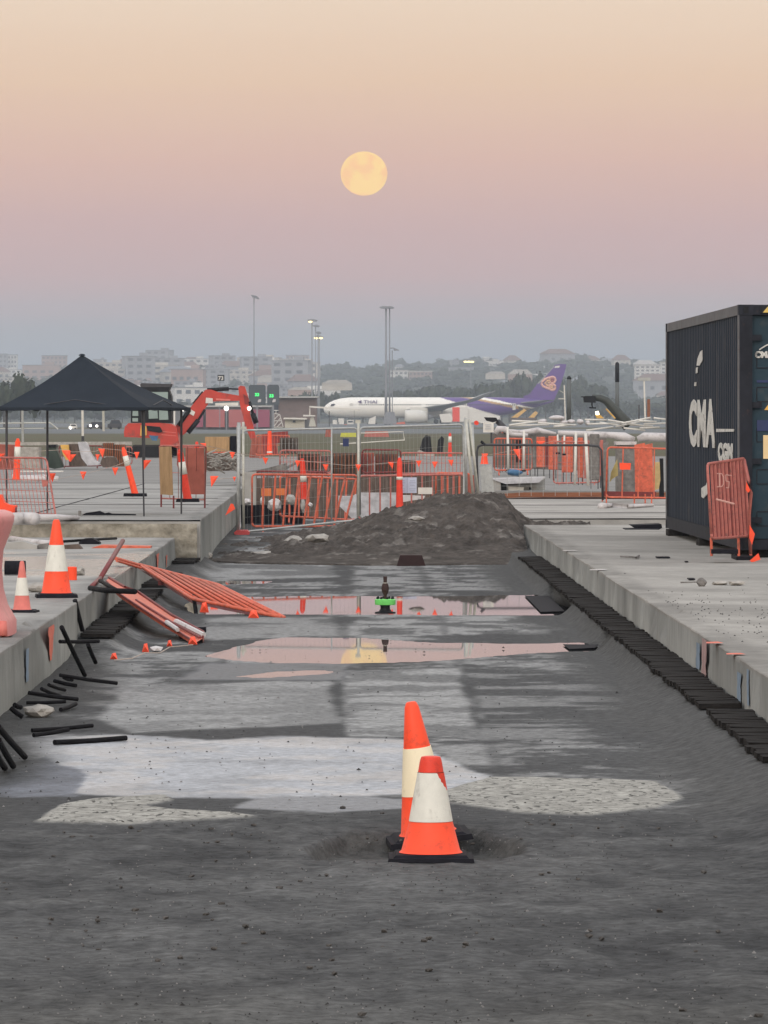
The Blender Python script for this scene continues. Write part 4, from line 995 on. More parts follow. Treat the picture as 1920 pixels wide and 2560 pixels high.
mb = MB(); mb.tube(at(624,1004,De-.2), at(632,1034,De-.2), .05, 8); mb.tube(at(632,1034,De-.2), at(641,1058,De-.2), .1, 10); mb.build('cylinder', M['black'], t, smooth=True)
MB().tube(at(623,1021,De-.22), at(623,1021,De-.30), .075, 14).build('work_lamp', M['lit_white'], t)
bk = E([(630,1096),(652,1090),(662,1098),(664,1130),(660,1168),(628,1176),(624,1140)], .7, 'crate_red', 'bucket')
mb = MB()
for k in range(2):
    dd = -.75+1.5*k
    mb = MB(); mb.pxprism([(312,1128),(318,1120),(336,1116),(430,1116),(446,1121),(450,1130),(446,1139),(430,1143),(330,1143),(316,1138)], De+dd, .4); mb.build('track', M['black'], t)

E([(335,1112),(420,1112),(425,1120),(330,1120)], 1.0, 'darksteel', 'undercarriage')

# ------------------------------------------------------------------ container
A0 = at(1848,1372,60.8); B0 = at(1668,1323,72.8)
dirv = Vector((B0.x-A0.x, B0.y-A0.y, 0)); Lc = 12.19; dirv.normalize(); nrm = Vector((dirv.y, -dirv.x, 0))      # to the right of the side
zb, zt = .545, 3.455
t = thing('shipping_container', 'dark blue grey shipping container with white lettering, doors facing the camera', 'container', (A0.x, A0.y, zb))
t.rotation_euler = (0,0,math.atan2(dirv.y, dirv.x)-math.pi/2)
# local: x = right (width 2.44), y = away along the length, z up from base
Hc = zt-zb; Wd = 2.44
M['cont'] = mat('container_side', (.014,.023,.037), .65, .15, .25, 1.4, stretch=(1,1,.25), c2=(.024,.032,.046))
M['cont_door'] = mat('container_door', (.016,.040,.058), .6, .25, .18, 1.8)
M['cont_frame'] = mat('container_frame', (.018,.020,.027), .7, .15, .35, 3)
M['cont_rail'] = mat('container_top_rail', (.11,.11,.115), .7, .3, .2, 2)
M['cont_blue'] = mat('container_blue', (.015,.028,.10), .5, .4, .1, 3)
M['cont_white'] = mat('container_lettering', (.58,.57,.53), .6, .3, .14, 9)
scuff(M['cont'], (.095,.085,.08), .56, .70, 3, .55, (1,1,.3)); scuff(M['cont_rail'], (.09,.045,.03), .54, .64, 6, .7); scuff(M['cont_frame'], (.08,.045,.035), .60, .70, 7, .5); scuff(M['cont_door'], (.07,.075,.075), .55, .7, 4, .5); scuff(M['cont_white'], (.07,.075,.08), .56, .62, 7, .8)
# corrugated side
pitch = .28; prof = []; y = .16
while y < Lc-.16:
    prof += [(0.0, y), (0.0, y+.09), (.022, y+.14), (.022, y+.23)]; y += pitch
vs = []; 
for (d, yy) in prof: vs += [(d+.02, yy, .17), (d+.02, yy, Hc-.12)]
mb = MB(); mb.add(vs, [(2*i, 2*i+2, 2*i+3, 2*i+1)[::-1] for i in range(len(prof)-1)]); mb.build('side_panel', M['cont'], t, world=False)
vs = [(Wd-v[0], v[1], v[2]) for v in vs]; mb = MB(); mb.add(vs, [(2*i, 2*i+2, 2*i+3, 2*i+1) for i in range(len(prof)-1)]); mb.build('side_panel', M['cont'], t, world=False)
mb = MB(); mb.box((Wd/2, Lc/2, Hc-.05), (Wd-.1, Lc-.1, .03)); mb.build('roof', M['cont'], t, world=False)
mb = MB(); mb.box((Wd/2, Lc-.06, Hc/2), (Wd-.2, .05, Hc-.2)); mb.build('end_wall', M['cont'], t, world=False)
mb = MB(); mb.box((.03, Lc/2, Hc-.06), (.06, Lc-.3, .12)); mb.box((Wd-.03, Lc/2, Hc-.06), (.06, Lc-.3, .12)); mb.build('top_rail', M['cont_rail'], t, world=False)
mb = MB(); mb.box((.03, Lc/2, .085), (.06, Lc-.3, .165)); mb.box((Wd-.03, Lc/2, .085), (.06, Lc-.3, .165)); mb.box((Wd/2, Lc/2, .12), (Wd-.14, Lc-.3, .04)); mb.build('bottom_rail', M['cont_frame'], t, world=False)
for x in (.08, Wd-.08):
    for y in (.07, Lc-.07):
        mb = MB(); mb.box((x, y, Hc/2), (.155, .14, Hc-.24)); cp_ = mb.build('corner_post', M['cont_frame'], t, world=False)
        if x < 1: MB().box((-.003, y, Hc/2), (.012,.146,Hc-.24)).build('edge_strip', M['cont_rail'], cp_, world=False)
        for z in (.06, Hc-.06):
            mb = MB(); mb.box((x, y+(-.005 if y < 1 else .005), z), (.178,.162,.122)); c_ = mb.build('corner_casting', M['cont_frame'], t, world=False)
            if y < 1: MB().box((x, y-.09, z), (.06,.012,.075)).build('lifting_hole', M['black'], c_, world=False)
mb = MB(); mb.box((Wd/2, .07, Hc-.06), (Wd-.34, .11, .12)); hd = mb.build('door_header', M['cont_frame'], t, world=False)
mb = MB(); mb.box((Wd/2, .005, Hc-.058), (Wd-.5, .012, .075)); mb.build('warning_strip', M['black'], hd, world=False)
mb = MB(); x = .28
while x < Wd-.35: mb.add([(x,-.004,Hc-.093),(x+.08,-.004,Hc-.093),(x+.14,-.004,Hc-.023),(x+.06,-.004,Hc-.023)], [(0,1,2,3)]); x += .155
mb.build('yellow_stripes', mat('warning_yellow', (.62,.45,.12), .5, .4, .1, 8), hd, world=False)
mb = MB(); mb.box((Wd/2, .07, .06), (Wd-.34, .11, .12)); mb.build('door_sill', M['cont_frame'], t, world=False)
mb = MB(); mb.box((Wd/2,.135,Hc/2), (Wd-.1,.02,Hc-.06)); mb.build('door_backing', M['black'], t, world=False)
for k in range(2):
    x0 = .165+k*1.06; w = 1.05; mb = MB(); mb.box((x0+w/2, .10, Hc/2), (w, .03, Hc-.26)); dr = mb.build('door', M['cont_door'], t, world=False)
    # recessed bands of the door
    mb = MB()
    for z in (.45, .95, 1.45, 1.93, 2.33): 
        mb.box((x0+w/2, .082, z), (w*.9, .008, .012)); mb.box((x0+w/2, .082, z-.17), (w*.9, .008, .012)); mb.box((x0+w*.05, .082, z-.085), (.012,.008,.158)); mb.box((x0+w*.95, .082, z-.085), (.012,.008,.158))
    mb.build('panel_ribs', M['cont_frame'], dr, world=False)
    for xx in (x0+w*.28, x0+w*.75):
        mb = MB(); mb.tube((xx,.05,.1),(xx,.05,Hc-.12), .017, 8); mb.build('lock_rod', M['cont_rail'], dr, world=False, smooth=True)
    for z in (.35, 1.05, 1.72, 2.52):
        mb = MB(); mb.box((x0+.02 if k == 0 else x0+w-.02, .045, z), (.17,.05,.07)); mb.build('hinge', M['cont_frame'], dr, world=False)
    mb = MB(); mb.box((x0+w/2, .078, 1.475), (w*.9, .01, .13)); mb.box((x0+w/2, .078, 2.0), (w*.9, .01, .03)); mb.build('blue_band', M['cont_blue'], dr, world=False)
    mb = MB(); mb.box((x0+w*.28+.1, .03, .93), (.24,.03,.03)); mb.build('handle', M['cont_rail'], dr, world=False)
# door writing: the line's name, cut by the photograph's edge
Rx = Matrix.Rotation(R(90), 4, 'X')
dtx = text_mesh('CMA CGM', .098, 'lettering', M['cont_white'], t, Matrix.Translation((.195,.072,2.285)) @ Rx, bold=.007)
mb = MB(); pts = [(.245+.02*i, .07, 2.375+.075*math.sin(i/12*math.pi*.7)) for i in range(13)]; mb.path(pts, .009, 5); mb.build('swoosh', M['cont_white'], t, world=False)
mb = MB(); mb.box((.335,.075,1.22), (.085,.012,.28)); mb.build('sticker', mat('cream_sticker', (.72,.55,.30), .6, .3, .05, 8), t, world=False)
mb = MB(); mb.add([(.305,.072,1.66),(.37,.072,1.66),(.37,.072,1.75)], [(0,1,2)]); mb.build('sticker', M['yellow'], t, world=False)
# side writing, read along the long side (foreshortened)
SideM = lambda x, y, z, sy=1.0: Matrix.Translation((x, y, z)) @ Matrix.Rotation(R(-90), 4, 'Z') @ Rx @ Matrix.Scale(sy, 4, (1,0,0))
def sidept(px, py):      # photo pixel -> local (y,z) on the side plane
    k = (px-960)/F; # A0.xy + s*dirv ; x/y = k
    s = (k*A0.y-A0.x)/(dirv.x-k*dirv.y); D = A0.y+s*dirv.y; z = CH+(HY-py)/F*D; return s, z-zb
ya, za1 = sidept(1788,1117); yb, zb1 = sidept(1720,1003)
text_mesh('CMA', .80, 'lettering', M['cont_white'], t, SideM(.012, yb-.05, za1+.02, (yb-ya)/1.95), bold=.036, ext=.004, space=1.1)
yc, zc1 = sidept(1829,1152); yd, zd1 = sidept(1793,1114)
text_mesh('CGM', .28, 'lettering', M['cont_white'], t, SideM(.012, yd, zc1, (yd-yc)/.66), bold=.018, ext=.004, space=1.12)
def sidepoly(poly, nm):
    mb = MB(); vs = [sidept(*p) for p in poly]; mb.add([(.012, a, b2) for a, b2 in vs]+[(.019, a, b2) for a, b2 in vs], [tuple(range(len(vs))), tuple(range(2*len(vs)-1, len(vs)-1, -1))]); return mb.build(nm, M['cont_white'], t, world=False)
sidepoly([(1788,1072),(1832,1072.5),(1832,1079),(1788,1080)], 'line_mark')
sidepoly([(1748,879),(1753,875),(1754,900),(1746,914),(1739,914),(1741,897)], 'swoosh')
sidepoly([(1737,919),(1742,918),(1742,931),(1737,934)], 'swoosh'); sidepoly([(1734,956),(1738,955),(1738,965),(1733,965)], 'swoosh')
sidepoly([(1751,1220),(1762,1213),(1765,1205),(1769,1203),(1769,1230),(1762,1240),(1756,1246),(1751,1242)], 'number_patch')
for y in (.5, 6, 11.6):
    mb = MB(); mb.box((.12, y, -.05), (.3,.5,.09)); mb.build('support_block', M['timber'], t, world=False)
    mb = MB(); mb.box((Wd-.12, y, -.05), (.3,.5,.09)); mb.build('support_block', M['timber'], t, world=False)

# ------------------------------------------------------------------ clutter
def simple(name, label, cat, polys, D, mats, group=None, base=None, smooth=False):
    """a thing made of silhouettes with real thickness; polys = [(poly, thick, part, ddepth)]"""
    ys = [p[1] for pl in polys for p in pl[0]]; xs = [p[0] for pl in polys for p in pl[0]]
    t = thing(name, label, cat, at((min(xs)+max(xs))/2, max(ys), D), group)
    for (poly, th, part, dd), m in zip(polys, mats): MB().pxprism(poly, D+dd, th).build(part, M[m] if isinstance(m, str) else m, t)
    return t
def single(name, label, cat, poly, D, th, m, group=None):
    xs = [p[0] for p in poly]; ys = [p[1] for p in poly]; loc = at(sum(xs)/len(xs), max(ys), D)
    o = MB().pxprism(poly, D, th).build(name, M[m] if isinstance(m, str) else m, origin=loc); return tag(o, label, cat, group)
def R4(x0, y0, x1, y1): return [(x0,y0),(x1,y0),(x1,y1),(x0,y1)]
# upper left slab, background row (about 145 m)
Dm = 146
t = simple('wheelie_bin', 'dark green bin under the canopy next to the yellow sack', 'bin', [([(121,1117),(141,1117),(160,1168),(138,1172),(122,1168)], .7, 'body', 0), ([(119,1112),(142,1111),(143,1118),(119,1118)], .8, 'lid', 0)], Dm, ['darkgreen','black'])
single('plastic_or_reflection_sheet', 'rumpled grey plastic sheet draped over a timber stack', 'plastic sheet', [(196,1105),(214,1104),(220,1110),(226,1130),(240,1152),(250,1156),(247,1163),(220,1164),(205,1145),(200,1125)], Dm-2, .5, 'plastic_or_reflection_sheet')
single('timber_stack', 'dark timber stack beneath the grey plastic sheet', 'timber stack', [(173,1110),(196,1110),(208,1150),(218,1166),(176,1165)], Dm, .8, 'crate')
single('yellow_sack', 'yellow orange sack leaning between the bin and the timber stack', 'sack', [(152,1112),(172,1112),(176,1150),(166,1150),(158,1135)], Dm-.5, .4, 'yellow')
single('concrete_block', 'large beige grey concrete block behind the mesh barrier', 'concrete block', [(46,1118),(100,1118),(104,1178),(44,1178)], Dm-1, 1.2, 'rock_light')
single('earth_stack', 'brown stack left of the beige concrete block', 'stack', [(-20,1110),(38,1112),(40,1176),(-20,1180)], Dm, 1.2, 'crate_red')
single('rubbish_bag', 'grey brown bag beside the right end of the plastic sheet', 'bag', [(256,1146),(268,1142),(290,1143),(296,1156),(288,1168),(258,1168),(252,1158)], Dm-3, .5, 'crate')
for i, (a, b2, y0, y1) in enumerate(((258,284,1108,1140),(286,313,1112,1166))):
    t = thing('slatted_crate', ('brown slatted crate just above the grey brown bag','dark slatted crate behind the leaning bollard')[i], 'crate', at((a+b2)/2,y1,Dm), 'slatted crates')
    MB().pxprism(R4(a,y0,b2,y1), Dm, .7).build('box', M['crate'], t); mb = MB()
    for k in range(5): x = a+(b2-a)*(k+.5)/5; mb.pxprism(R4(x-1.6,y0-1,x+1.6,y1), Dm-.4, .06)
    mb.build('slats', M['brown'], t)
single('white_board', 'long white board lying on the upper slab behind the mesh barrier', 'board', R4(52,1177,158,1184), 139, .6, 'white')
o = MB().path([at(30,1195,118), at(60,1198,118), at(110,1196,118), at(145,1200,118)], .09, 8).build('white_hose', M['white_pvc'], origin=at(80,1200,118), smooth=True); tag(o, 'crumpled pale hose under the white board', 'hose')
# long ledge and low wall behind
single('site_wall', 'long low grey wall behind the bins at the back of the upper slab', 'low wall', [(-60,1106),(330,1104),(330,1112),(-60,1114)], 170, .3, 'rock_light')
# white pipes lying at the slab front
o = MB().path([on(34,1297,ZU+.05), on(60,1296,ZU+.05), on(88,1297,ZU+.05)], .085, 12).build('white_pipe', M['white_pvc'], origin=on(60,1297,ZU), smooth=True); tag(o, 'fat short white pipe behind the mesh barrier foot', 'pipe')
o = MB().path([on(90,1294,ZU+.04), on(140,1294,ZU+.04), on(195,1294,ZU+.03)], [.05,.05,.03], 10).build('white_pipe', M['white_pvc'], origin=on(140,1294,ZU), smooth=True); tag(o, 'thinner white pipe continuing right past the mesh barrier', 'pipe')
t = thing('steel_angle', 'black steel channel lying along the upper slab edge', 'steel channel', on(270,1288,ZU))
MB().pxprism([(204,1288),(215,1282),(232,1280),(250,1277),(262,1283),(272,1281),(280,1284),(340,1285),(340,1288)], 74.5, .1).build('channel', M['rubber'], t)
MB().pxprism(R4(196,1277,203,1291), 74.3, .08).build('stake', M['rock'], t)
# lower left slab things
Dl = 64
single('red_plank', 'flat orange red board lying across the left slab', 'board', [(200,1378),(255,1362),(378,1365),(378,1377),(300,1379)], 65.5, .5, 'barrier')
single('black_bag', 'black crumpled bag on the left slab behind the red board', 'bag', [(198,1356),(212,1346),(232,1345),(250,1355),(252,1363),(240,1365),(222,1361),(204,1364)], 67.5, .35, 'rubber')
single('grey_trough', 'long pale grey trough lying behind the big cone', 'trough', [(18,1356),(60,1352),(80,1358),(96,1362),(96,1380),(16,1381)], 65, .5, 'concrete')
single('steel_clamp', 'dark mechanical coupling at the end of the pale trough', 'coupling', [(96,1361),(120,1358),(128,1380),(98,1380)], 65, .3, 'rock')
single('mud_board', 'dark brown muddy board between the big cone and the red board', 'board', [(158,1363),(196,1360),(212,1378),(160,1378)], 65, .3, 'crate')
o = MB(); o.path([on(28,1348,ZS+.03), on(80,1356,ZS+.03), on(128,1360,ZS+.03)], .045, 8); tag(o.build('white_strip', M['white_pvc'], origin=on(80,1356,ZS), smooth=True), 'long white plastic strip left of the big cone', 'plastic strip')
o = MB(); o.path([on(156,1354,ZS+.03), on(200,1351,ZS+.05), on(290,1346,ZS+.03)], .02, 6); tag(o.build('steel_rod', M['rubber_dark'], origin=on(200,1351,ZS), smooth=True), 'thin dark rod crossing the left slab beside the black bag', 'rod')
o = MB(); q = on(12,1436,ZS); o.lathe([(.085,0),(.085,.22)], c=q+Vector((0,0,.06)), n=18, rot=Matrix.Rotation(R(90),3,'Y')); tag(o.build('black_drum', M['rubber'], origin=q, smooth=True), 'dark round pipe end by the water barrier', 'pipe end')
# items on right slab
o = single('rubber_mat', 'black flat rubber strip lying at the far end of the right slab', 'rubber strip', R4(1366,1321,1443,1327), 78, .4, 'rubber')
t = thing('base_plate', 'stack of black base plates beside the far container corner', 'base plate', on(1612,1325,ZS))
MB().pxprism([(1574,1312),(1650,1309),(1652,1318),(1640,1324),(1590,1322)], 77, .8).build('plates', M['rubber'], t); MB().pxprism(R4(1560,1321,1645,1327), 76.6, .8).build('bottom_plate', M['rubber'], t)
for (px, py, w, l, lab) in ((1657,1393,33,.35,'black flat scrap lying alone on the right slab near the barrier'),(1716,1404,8,.15,'tiny black scrap nearest the tall red barrier'),(1728,1447,16,.3,'small black sliver above the brown stone')):
    q = on(px,py,ZS+.012); o = MB().box((q.x,q.y,q.z), (w/F*q.y,l,.012)).build('rubber_scrap', M['rubber'], origin=q); tag(o, lab, 'scrap')
o = MB(); o.path([on(1552,1391,ZS+.02), on(1570,1392,ZS+.02), on(1590,1394,ZS+.02), on(1598,1389,ZS+.02)], .012, 6); tag(o.build('wire_scrap', M['rock'], origin=on(1570,1392,ZS)), 'bent grey wire on the right slab beside a black scrap', 'wire')
o = MB(); o.path([on(1702,1456,ZS+.01), on(1742,1455,ZS+.02)], .007, 5); tag(o.build('nail_rod', M['rock'], origin=on(1720,1456,ZS)), 'thin rod pointing at the brown stone', 'rod')
# brown beam along the apron step at right
o = single('edge_beam', 'long brown timber beam along the step behind the right slab', 'timber beam', [(1230,1236),(1310,1231),(1680,1231),(1680,1241),(1300,1243),(1230,1247)], 105.6, .25, 'brown')
o = single('edge_plank', 'dark plank under the brown beam of the step', 'timber beam', [(1240,1247),(1360,1243),(1680,1242),(1680,1247),(1300,1249)], 105.2, .2, 'rust')
# white metal skid
t = thing('metal_skid', 'pale metal skid with a black opening under the blue bag', 'metal skid', at(1290,1238,108))
MB().pxprism([(1224,1200),(1250,1196),(1252,1236),(1244,1236),(1232,1228)], 107.4, .6).build('end_plate', M['concrete'], t)
MB().pxprism([(1250,1203),(1340,1203),(1340,1236),(1250,1236)], 107.8, .8).build('body', M['concrete'], t)
MB().pxprism([(1338,1202),(1361,1196),(1361,1228),(1340,1236)], 108, .8).build('end_plate', M['galv'], t)
MB().pxprism([(1224,1196),(1362,1192),(1345,1206),(1262,1209)], 107.6, 1.1).build('deck', M['plastic_or_reflection_sheet'], t)
MB().pxprism(R4(1253,1208,1266,1237), 107.3, .1).build('opening', M['black'], t)
for px in (1240,1302,1326): MB().pxprism(R4(px-3,1218,px+3,1224), 107.35, .08).build('lug_hole', M['rubber'], t)
MB().pxprism([(1270,1216),(1310,1218),(1308,1232),(1272,1233)], 107.3, .08).build('bracket', M['white'], t)
q = at(1285,1190,110); tag(MB().blob((q.x,q.y,q.z+.07),(.17,.15,.075),12,2,.22).build('blue_bag', M['blue'], origin=q, smooth=True), 'blue tarpaulin bundle on top of the pale metal skid', 'tarpaulin')
# orange boards and grey ones
for i, (x0,x1,y0,y1,yb,m,lab) in enumerate(((1341,1363,1092,1168,1192,'barrier','orange board, first from the left of the tall orange row'),(1371,1393,1090,1174,1196,'barrier','orange board, second from the left of the tall orange row'),(1404,1433,1092,1181,1206,'barrier','widest orange board, third in the tall orange row'),(1444,1458,1094,1194,1212,'barrier','narrow orange board, last in the row beside a white pole'),(1323,1340,1085,1170,1190,'rock','grey board left of the tall orange row'),(1254,1265,1078,1144,1180,'barrier','slim orange board left of a white pole'),(1235,1253,1074,1150,1182,'crate','brown grey board behind the signboard pole'),(1474,1499,1085,1200,1222,'rock','grey drum-like board at the right end of the orange row'),(1500,1508,1100,1190,1220,'barrier_pink','slim reddish board next to the dark post'))):
    Dk = (CH-.6)*F/(yb-HY)
    t = thing('site_board', lab, 'board', at((x0+x1)/2,yb,Dk), 'upright boards on the right')
    mb = MB(); w = (x1-x0)/F*Dk/2; c_ = at((x0+x1)/2,y1,Dk); h = (y1-y0)/F*Dk
    mb.lathe([(w*.9,0),(w,h*.02),(w,h*.97),(w*.9,h)], c=(c_.x,c_.y,c_.z), n=14); mb.build('panel', M[m], t, smooth=False)
    for s in (-.7,.7): MB().tube(at((x0+x1)/2,yb,Dk)+Vector((s*w,0,0)), Vector((c_.x+s*w,Dk,c_.z+.02)), .012, 5).build('leg', M['darksteel'], t)
for (x,y0,x2,y1,D,r,lab) in ((1269,1067,1271,1175,118,.028,'white pole left of the blue bundle'),(1310,1076,1309,1176,118,.028,'white pole above the blue bundle'),(1440,1080,1437,1216,116,.030,'tall white pole among the orange boards'),(1464,1083,1471,1221,114,.034,'slightly leaning white pole at the right of the orange boards'),(1394,1086,1395,1132,118,.02,'short white pole between two orange boards'),(1411,1088,1410,1135,118,.022,'short pale pole in front of the widest orange board')):
    t = thing('white_pole', lab, 'pole', at(x2,y1,D), 'white poles on the right'); MB().tube(at(x2,y1,D), at(x,y0,D), r, 8).build('shaft', M['white'], t, smooth=True)
    MB().box(at(x2,y1,D)+Vector((0,0,-.01)), (.1,.1,.04)).build('foot', M['rubber'], t)
single('site_wall', 'grey brown hoarding behind the orange boards and white poles', 'low wall', [(1232,1084),(1300,1080),(1420,1086),(1515,1092),(1515,1178),(1420,1176),(1330,1172),(1232,1168)], 136, .3, mat('grey_brown_hoarding', (.13,.115,.105), .85, .2, .4, .7, stretch=(2,1,.4)))
for i, (x0,x1,y0,y1,m) in enumerate(((1276,1288,1096,1150,'crate'),(1290,1304,1100,1156,'black'),(1314,1322,1094,1150,'rock'),(1364,1370,1094,1168,'barrier_dark'),(1394,1403,1094,1172,'rock'),(1460,1472,1100,1196,'barrier_pink'))):
    single('site_board', ('brown narrow board between two white poles','black board right of the second white pole','pale grey slat left of the wide grey board','dark red slat between the first two orange boards','grey slat between the second and widest orange boards','faded red board behind the leaning white pole')[i], 'board', R4(x0,y0,x1,y1), 122+i*.4, .12, m, 'upright boards on the right')
# large white ducts
o = MB().path([at(1238,1084,128), at(1246,1072,128), at(1262,1073,128), at(1280,1086,128), at(1320,1088,128)], [.06,.08,.08,.05,.04], 12).build('white_duct', M['white_pvc'], origin=at(1260,1090,128), smooth=True); tag(o, 'arched pale duct behind the signboard', 'duct', 'white ducts')
o = MB().path([at(1270,1076,134), at(1300,1081,134), at(1345,1076,134), at(1390,1084,134)], [.04,.06,.08,.03], 12).build('white_duct', M['white_pvc'], origin=at(1330,1090,134), smooth=True); tag(o, 'pale duct lying in the middle above the orange boards', 'duct', 'white ducts')
o = MB().path([at(1395,1082,124), at(1440,1084,124), at(1500,1087,124), at(1532,1088,124), at(1560,1092,124), at(1586,1100,124)], [.06,.07,.08,.08,.11,.07], 14).build('white_duct', M['white_pvc'], origin=at(1500,1100,124), smooth=True); tag(o, 'long pale duct with a flared right end', 'duct', 'white ducts')
o = MB().path([at(1594,1098,126), at(1610,1092,126), at(1700,1094,126)], [.07,.11,.11], 14).build('white_duct', M['white_pvc'], origin=at(1640,1104,126), smooth=True); tag(o, 'pale duct disappearing behind the container', 'duct', 'white ducts')
# grey pump column between barriers
single('cable_column', 'grey column with black cable loops left of the orange framed barrier', 'column', [(1508,1110),(1520,1104),(1521,1236),(1508,1236)], 101, .25, 'rock')
t = simple('pump_unit', 'grey cylinder pump housing behind the orange framed barrier', 'pump', [(R4(1540,1112,1586,1228), .6, 'housing', 0), ([(1536,1104),(1590,1104),(1588,1112),(1538,1112)], .7, 'rim', 0)], 102.5, ['rock','white_pvc'])
single('yellow_bag', 'yellow sack right of the solid orange board', 'sack', [(1636,1156),(1648,1155),(1650,1200),(1646,1222),(1634,1226),(1632,1180)], 101, .3, mat('pale_yellow_sack', (.55,.42,.20), .7, .2, .2, 6))
single('yellow_tape', 'crumpled yellow sheet beside the pump housing', 'sheet', [(1543,1148),(1545,1188),(1530,1198),(1524,1206),(1528,1180)], 101.2, .1, mat('dull_yellow', (.42,.34,.14), .7, .2, .2, 6))
single('black_post', 'black post with a white ring left of the container', 'post', [(1649,1146),(1658,1146),(1660,1244),(1648,1244)], 101, .1, 'black')
# scaffold rods
rods = [((1463,1049),(1516,1050)),((1468,1060),(1560,1058)),((1466,1076),(1533,1067)),((1520,1050),(1612,1065)),((1555,1058),(1626,1044)),((1560,1070),(1612,1076)),((1598,1052),(1640,1054)),((1635,1045),(1670,1049)),((1540,1066),(1600,1054)),((1575,1062),(1632,1066)),((1600,1070),(1648,1068)),((1273,1063),(1345,1053)),((1273,1064),(1372,1062)),((1345,1057),(1437,1063)),((1280,1052),(1340,1054)),((1385,1066),(1440,1062)),((1500,1056),(1560,1066)),((1610,1060),(1668,1058))]
t = thing('scaffold_stack', 'heap of crossed pale scaffold tubes left of the container', 'scaffold tubes', at(1560,1078,150))
for i, (a, b2) in enumerate(rods[:11]+rods[16:]): MB().tube(at(*a,150+.05*i), at(*b2,150+.05*i+.4), .028, 6).build('tube', M['white'], t, smooth=True)
t = thing('scaffold_stack', 'low pile of pale scaffold tubes above the white ducts', 'scaffold tubes', at(1350,1066,150))
for i, (a, b2) in enumerate(rods[11:16]): MB().tube(at(*a,150+.05*i), at(*b2,150+.05*i+.4), .03, 6).build('tube', M['white'], t, smooth=True)
for (x0,y0,x1,y1,lab) in ((1371,1038,1414,1052,'largest pale cloth bundle above the orange boards'),(1344,1047,1368,1060,'small pale bundle left of the largest one'),(1399,1050,1422,1062,'pale bundle below the largest one'),(1418,1048,1438,1060,'pale bundle right of the others'),(1441,1047,1460,1062,'pale boxy bundle tied with a dark strap'),(1463,1050,1475,1064,'narrow pale bundle beside the dark strap')):
    q = at((x0+x1)/2,y1,155); o = MB().blob((q.x,q.y,q.z+(y1-y0)/2/F*155),((x1-x0)/2/F*155,.3,(y1-y0)/2/F*155),x0,2,.1).build('cloth_bundle', M['white_pvc'], origin=q, smooth=True); tag(o, lab, 'bundle', 'pale bundles')
t = simple('signboard', 'small cream signboard on a dark post by the leaning poles', 'sign', [(R4(1208,1056,1234,1081), .04, 'panel', 0), (R4(1226,1081,1231,1108), .04, 'post', .05)], 112, ['white','darksteel'])
mb = MB()
for k, w in ((1062,16),(1067,12),(1072,15)): mb.box(at(1220,k,111.95), (w/F*112,.01,.008))
mb.build('print', M['ink'], t)
# red round sign + white panels near
single('red_disc', 'small red tank lid left of the cream signboard', 'lid', [(1185,1054),(1191,1051),(1196,1054),(1197,1060),(1192,1063),(1186,1061)], 140, .1, 'safety_red')
# dark crane-like arms
t = thing('crane_arm', 'short black jib arm pointing left behind the cream signboard', 'jib', at(1265,1085,135))
MB().path([at(1268,1080,135), at(1255,1064,135), at(1243,1052,135)], [.10,.08,.07], 8).build('arm', M['darksteel'], t, smooth=True); MB().pxprism([(1210,1043),(1240,1044),(1246,1052),(1232,1056),(1216,1052)], 135, .3).build('head', M['black'], t)
M['armgreen'] = mat('dark_olive_paint', (.035,.04,.035), .5, .4, .2, 4)
t = thing('crane_arm', 'long dark olive boom bent over with a black head near the container', 'jib', at(1560,1062,200))
MB().path([at(1572,1066,200), at(1555,1046,200), at(1535,1022,200), at(1516,1002,200), at(1500,995,200), at(1480,994,200)], [.26,.22,.18,.16,.14,.12], 10).build('boom', M['armgreen'], t, smooth=True)
MB().pxprism([(1458,993),(1462,990),(1488,990),(1489,1007),(1460,1006)], 200, .4).build('head', M['black'], t); MB().pxprism([(1452,991),(1462,991),(1462,994),(1452,993)], 200, .1).build('hook_bar', M['black'], t)
mb = MB(); mb.tube(at(1480,1006,200), at(1480,1014,200), .03, 6); mb.tube(at(1473,1019,200), at(1490,1020,200), .03, 6); mb.tube(at(1480,1014,200), at(1482,1020,200), .03, 6); mb.build('hook', M['black'], t)
mb = MB(); mb.tube(at(1515,1022,199.6), at(1538,1046,199.6), .03, 6); mb.build('yellow_hose', M['yellow'], t)
t = simple('beacon_light', 'small lit warm beacon under the dark olive boom', 'beacon', [([(1489,1029),(1496,1028),(1498,1037),(1490,1038)], .2, 'lamp', 0), ([(1488,1037),(1500,1037),(1510,1046),(1492,1046)], .2, 'holder', 0)], 230, ['lit','yellow'])
# black pipes / poles standing
M['chimney'] = mat('grey_pole', (.10,.11,.11), .6, .3, .15, 1)
def tall_pole(lab, x0, x1, y0, y1, D, split, m1='black', m2='chimney'):
    t = thing('vent_pole', lab, 'pole', at((x0+x1)/2,y1,D)); r = (x1-x0)/2/F*D; c = at((x0+x1)/2,y1,D); z = lambda y: at(0,y,D).z
    MB().lathe([(r,c.z),(r,z(split))], c=(c.x,c.y,0), n=14).build('shaft', M[m2], t, smooth=True); MB().lathe([(r*1.05,z(split)),(r*1.05,z(y0)-r),(r*.7,z(y0)-r*.3),(r*.3,z(y0))], c=(c.x,c.y,0), n=14).build('cap', M[m1], t, smooth=True)
tall_pole('grey standing pole with a black top right of the aircraft tail', 1417, 1428, 940, 1050, 330, 948)
tall_pole('tall pole with a long black upper sleeve nearest the container', 1538, 1548, 905, 1050, 330, 955)
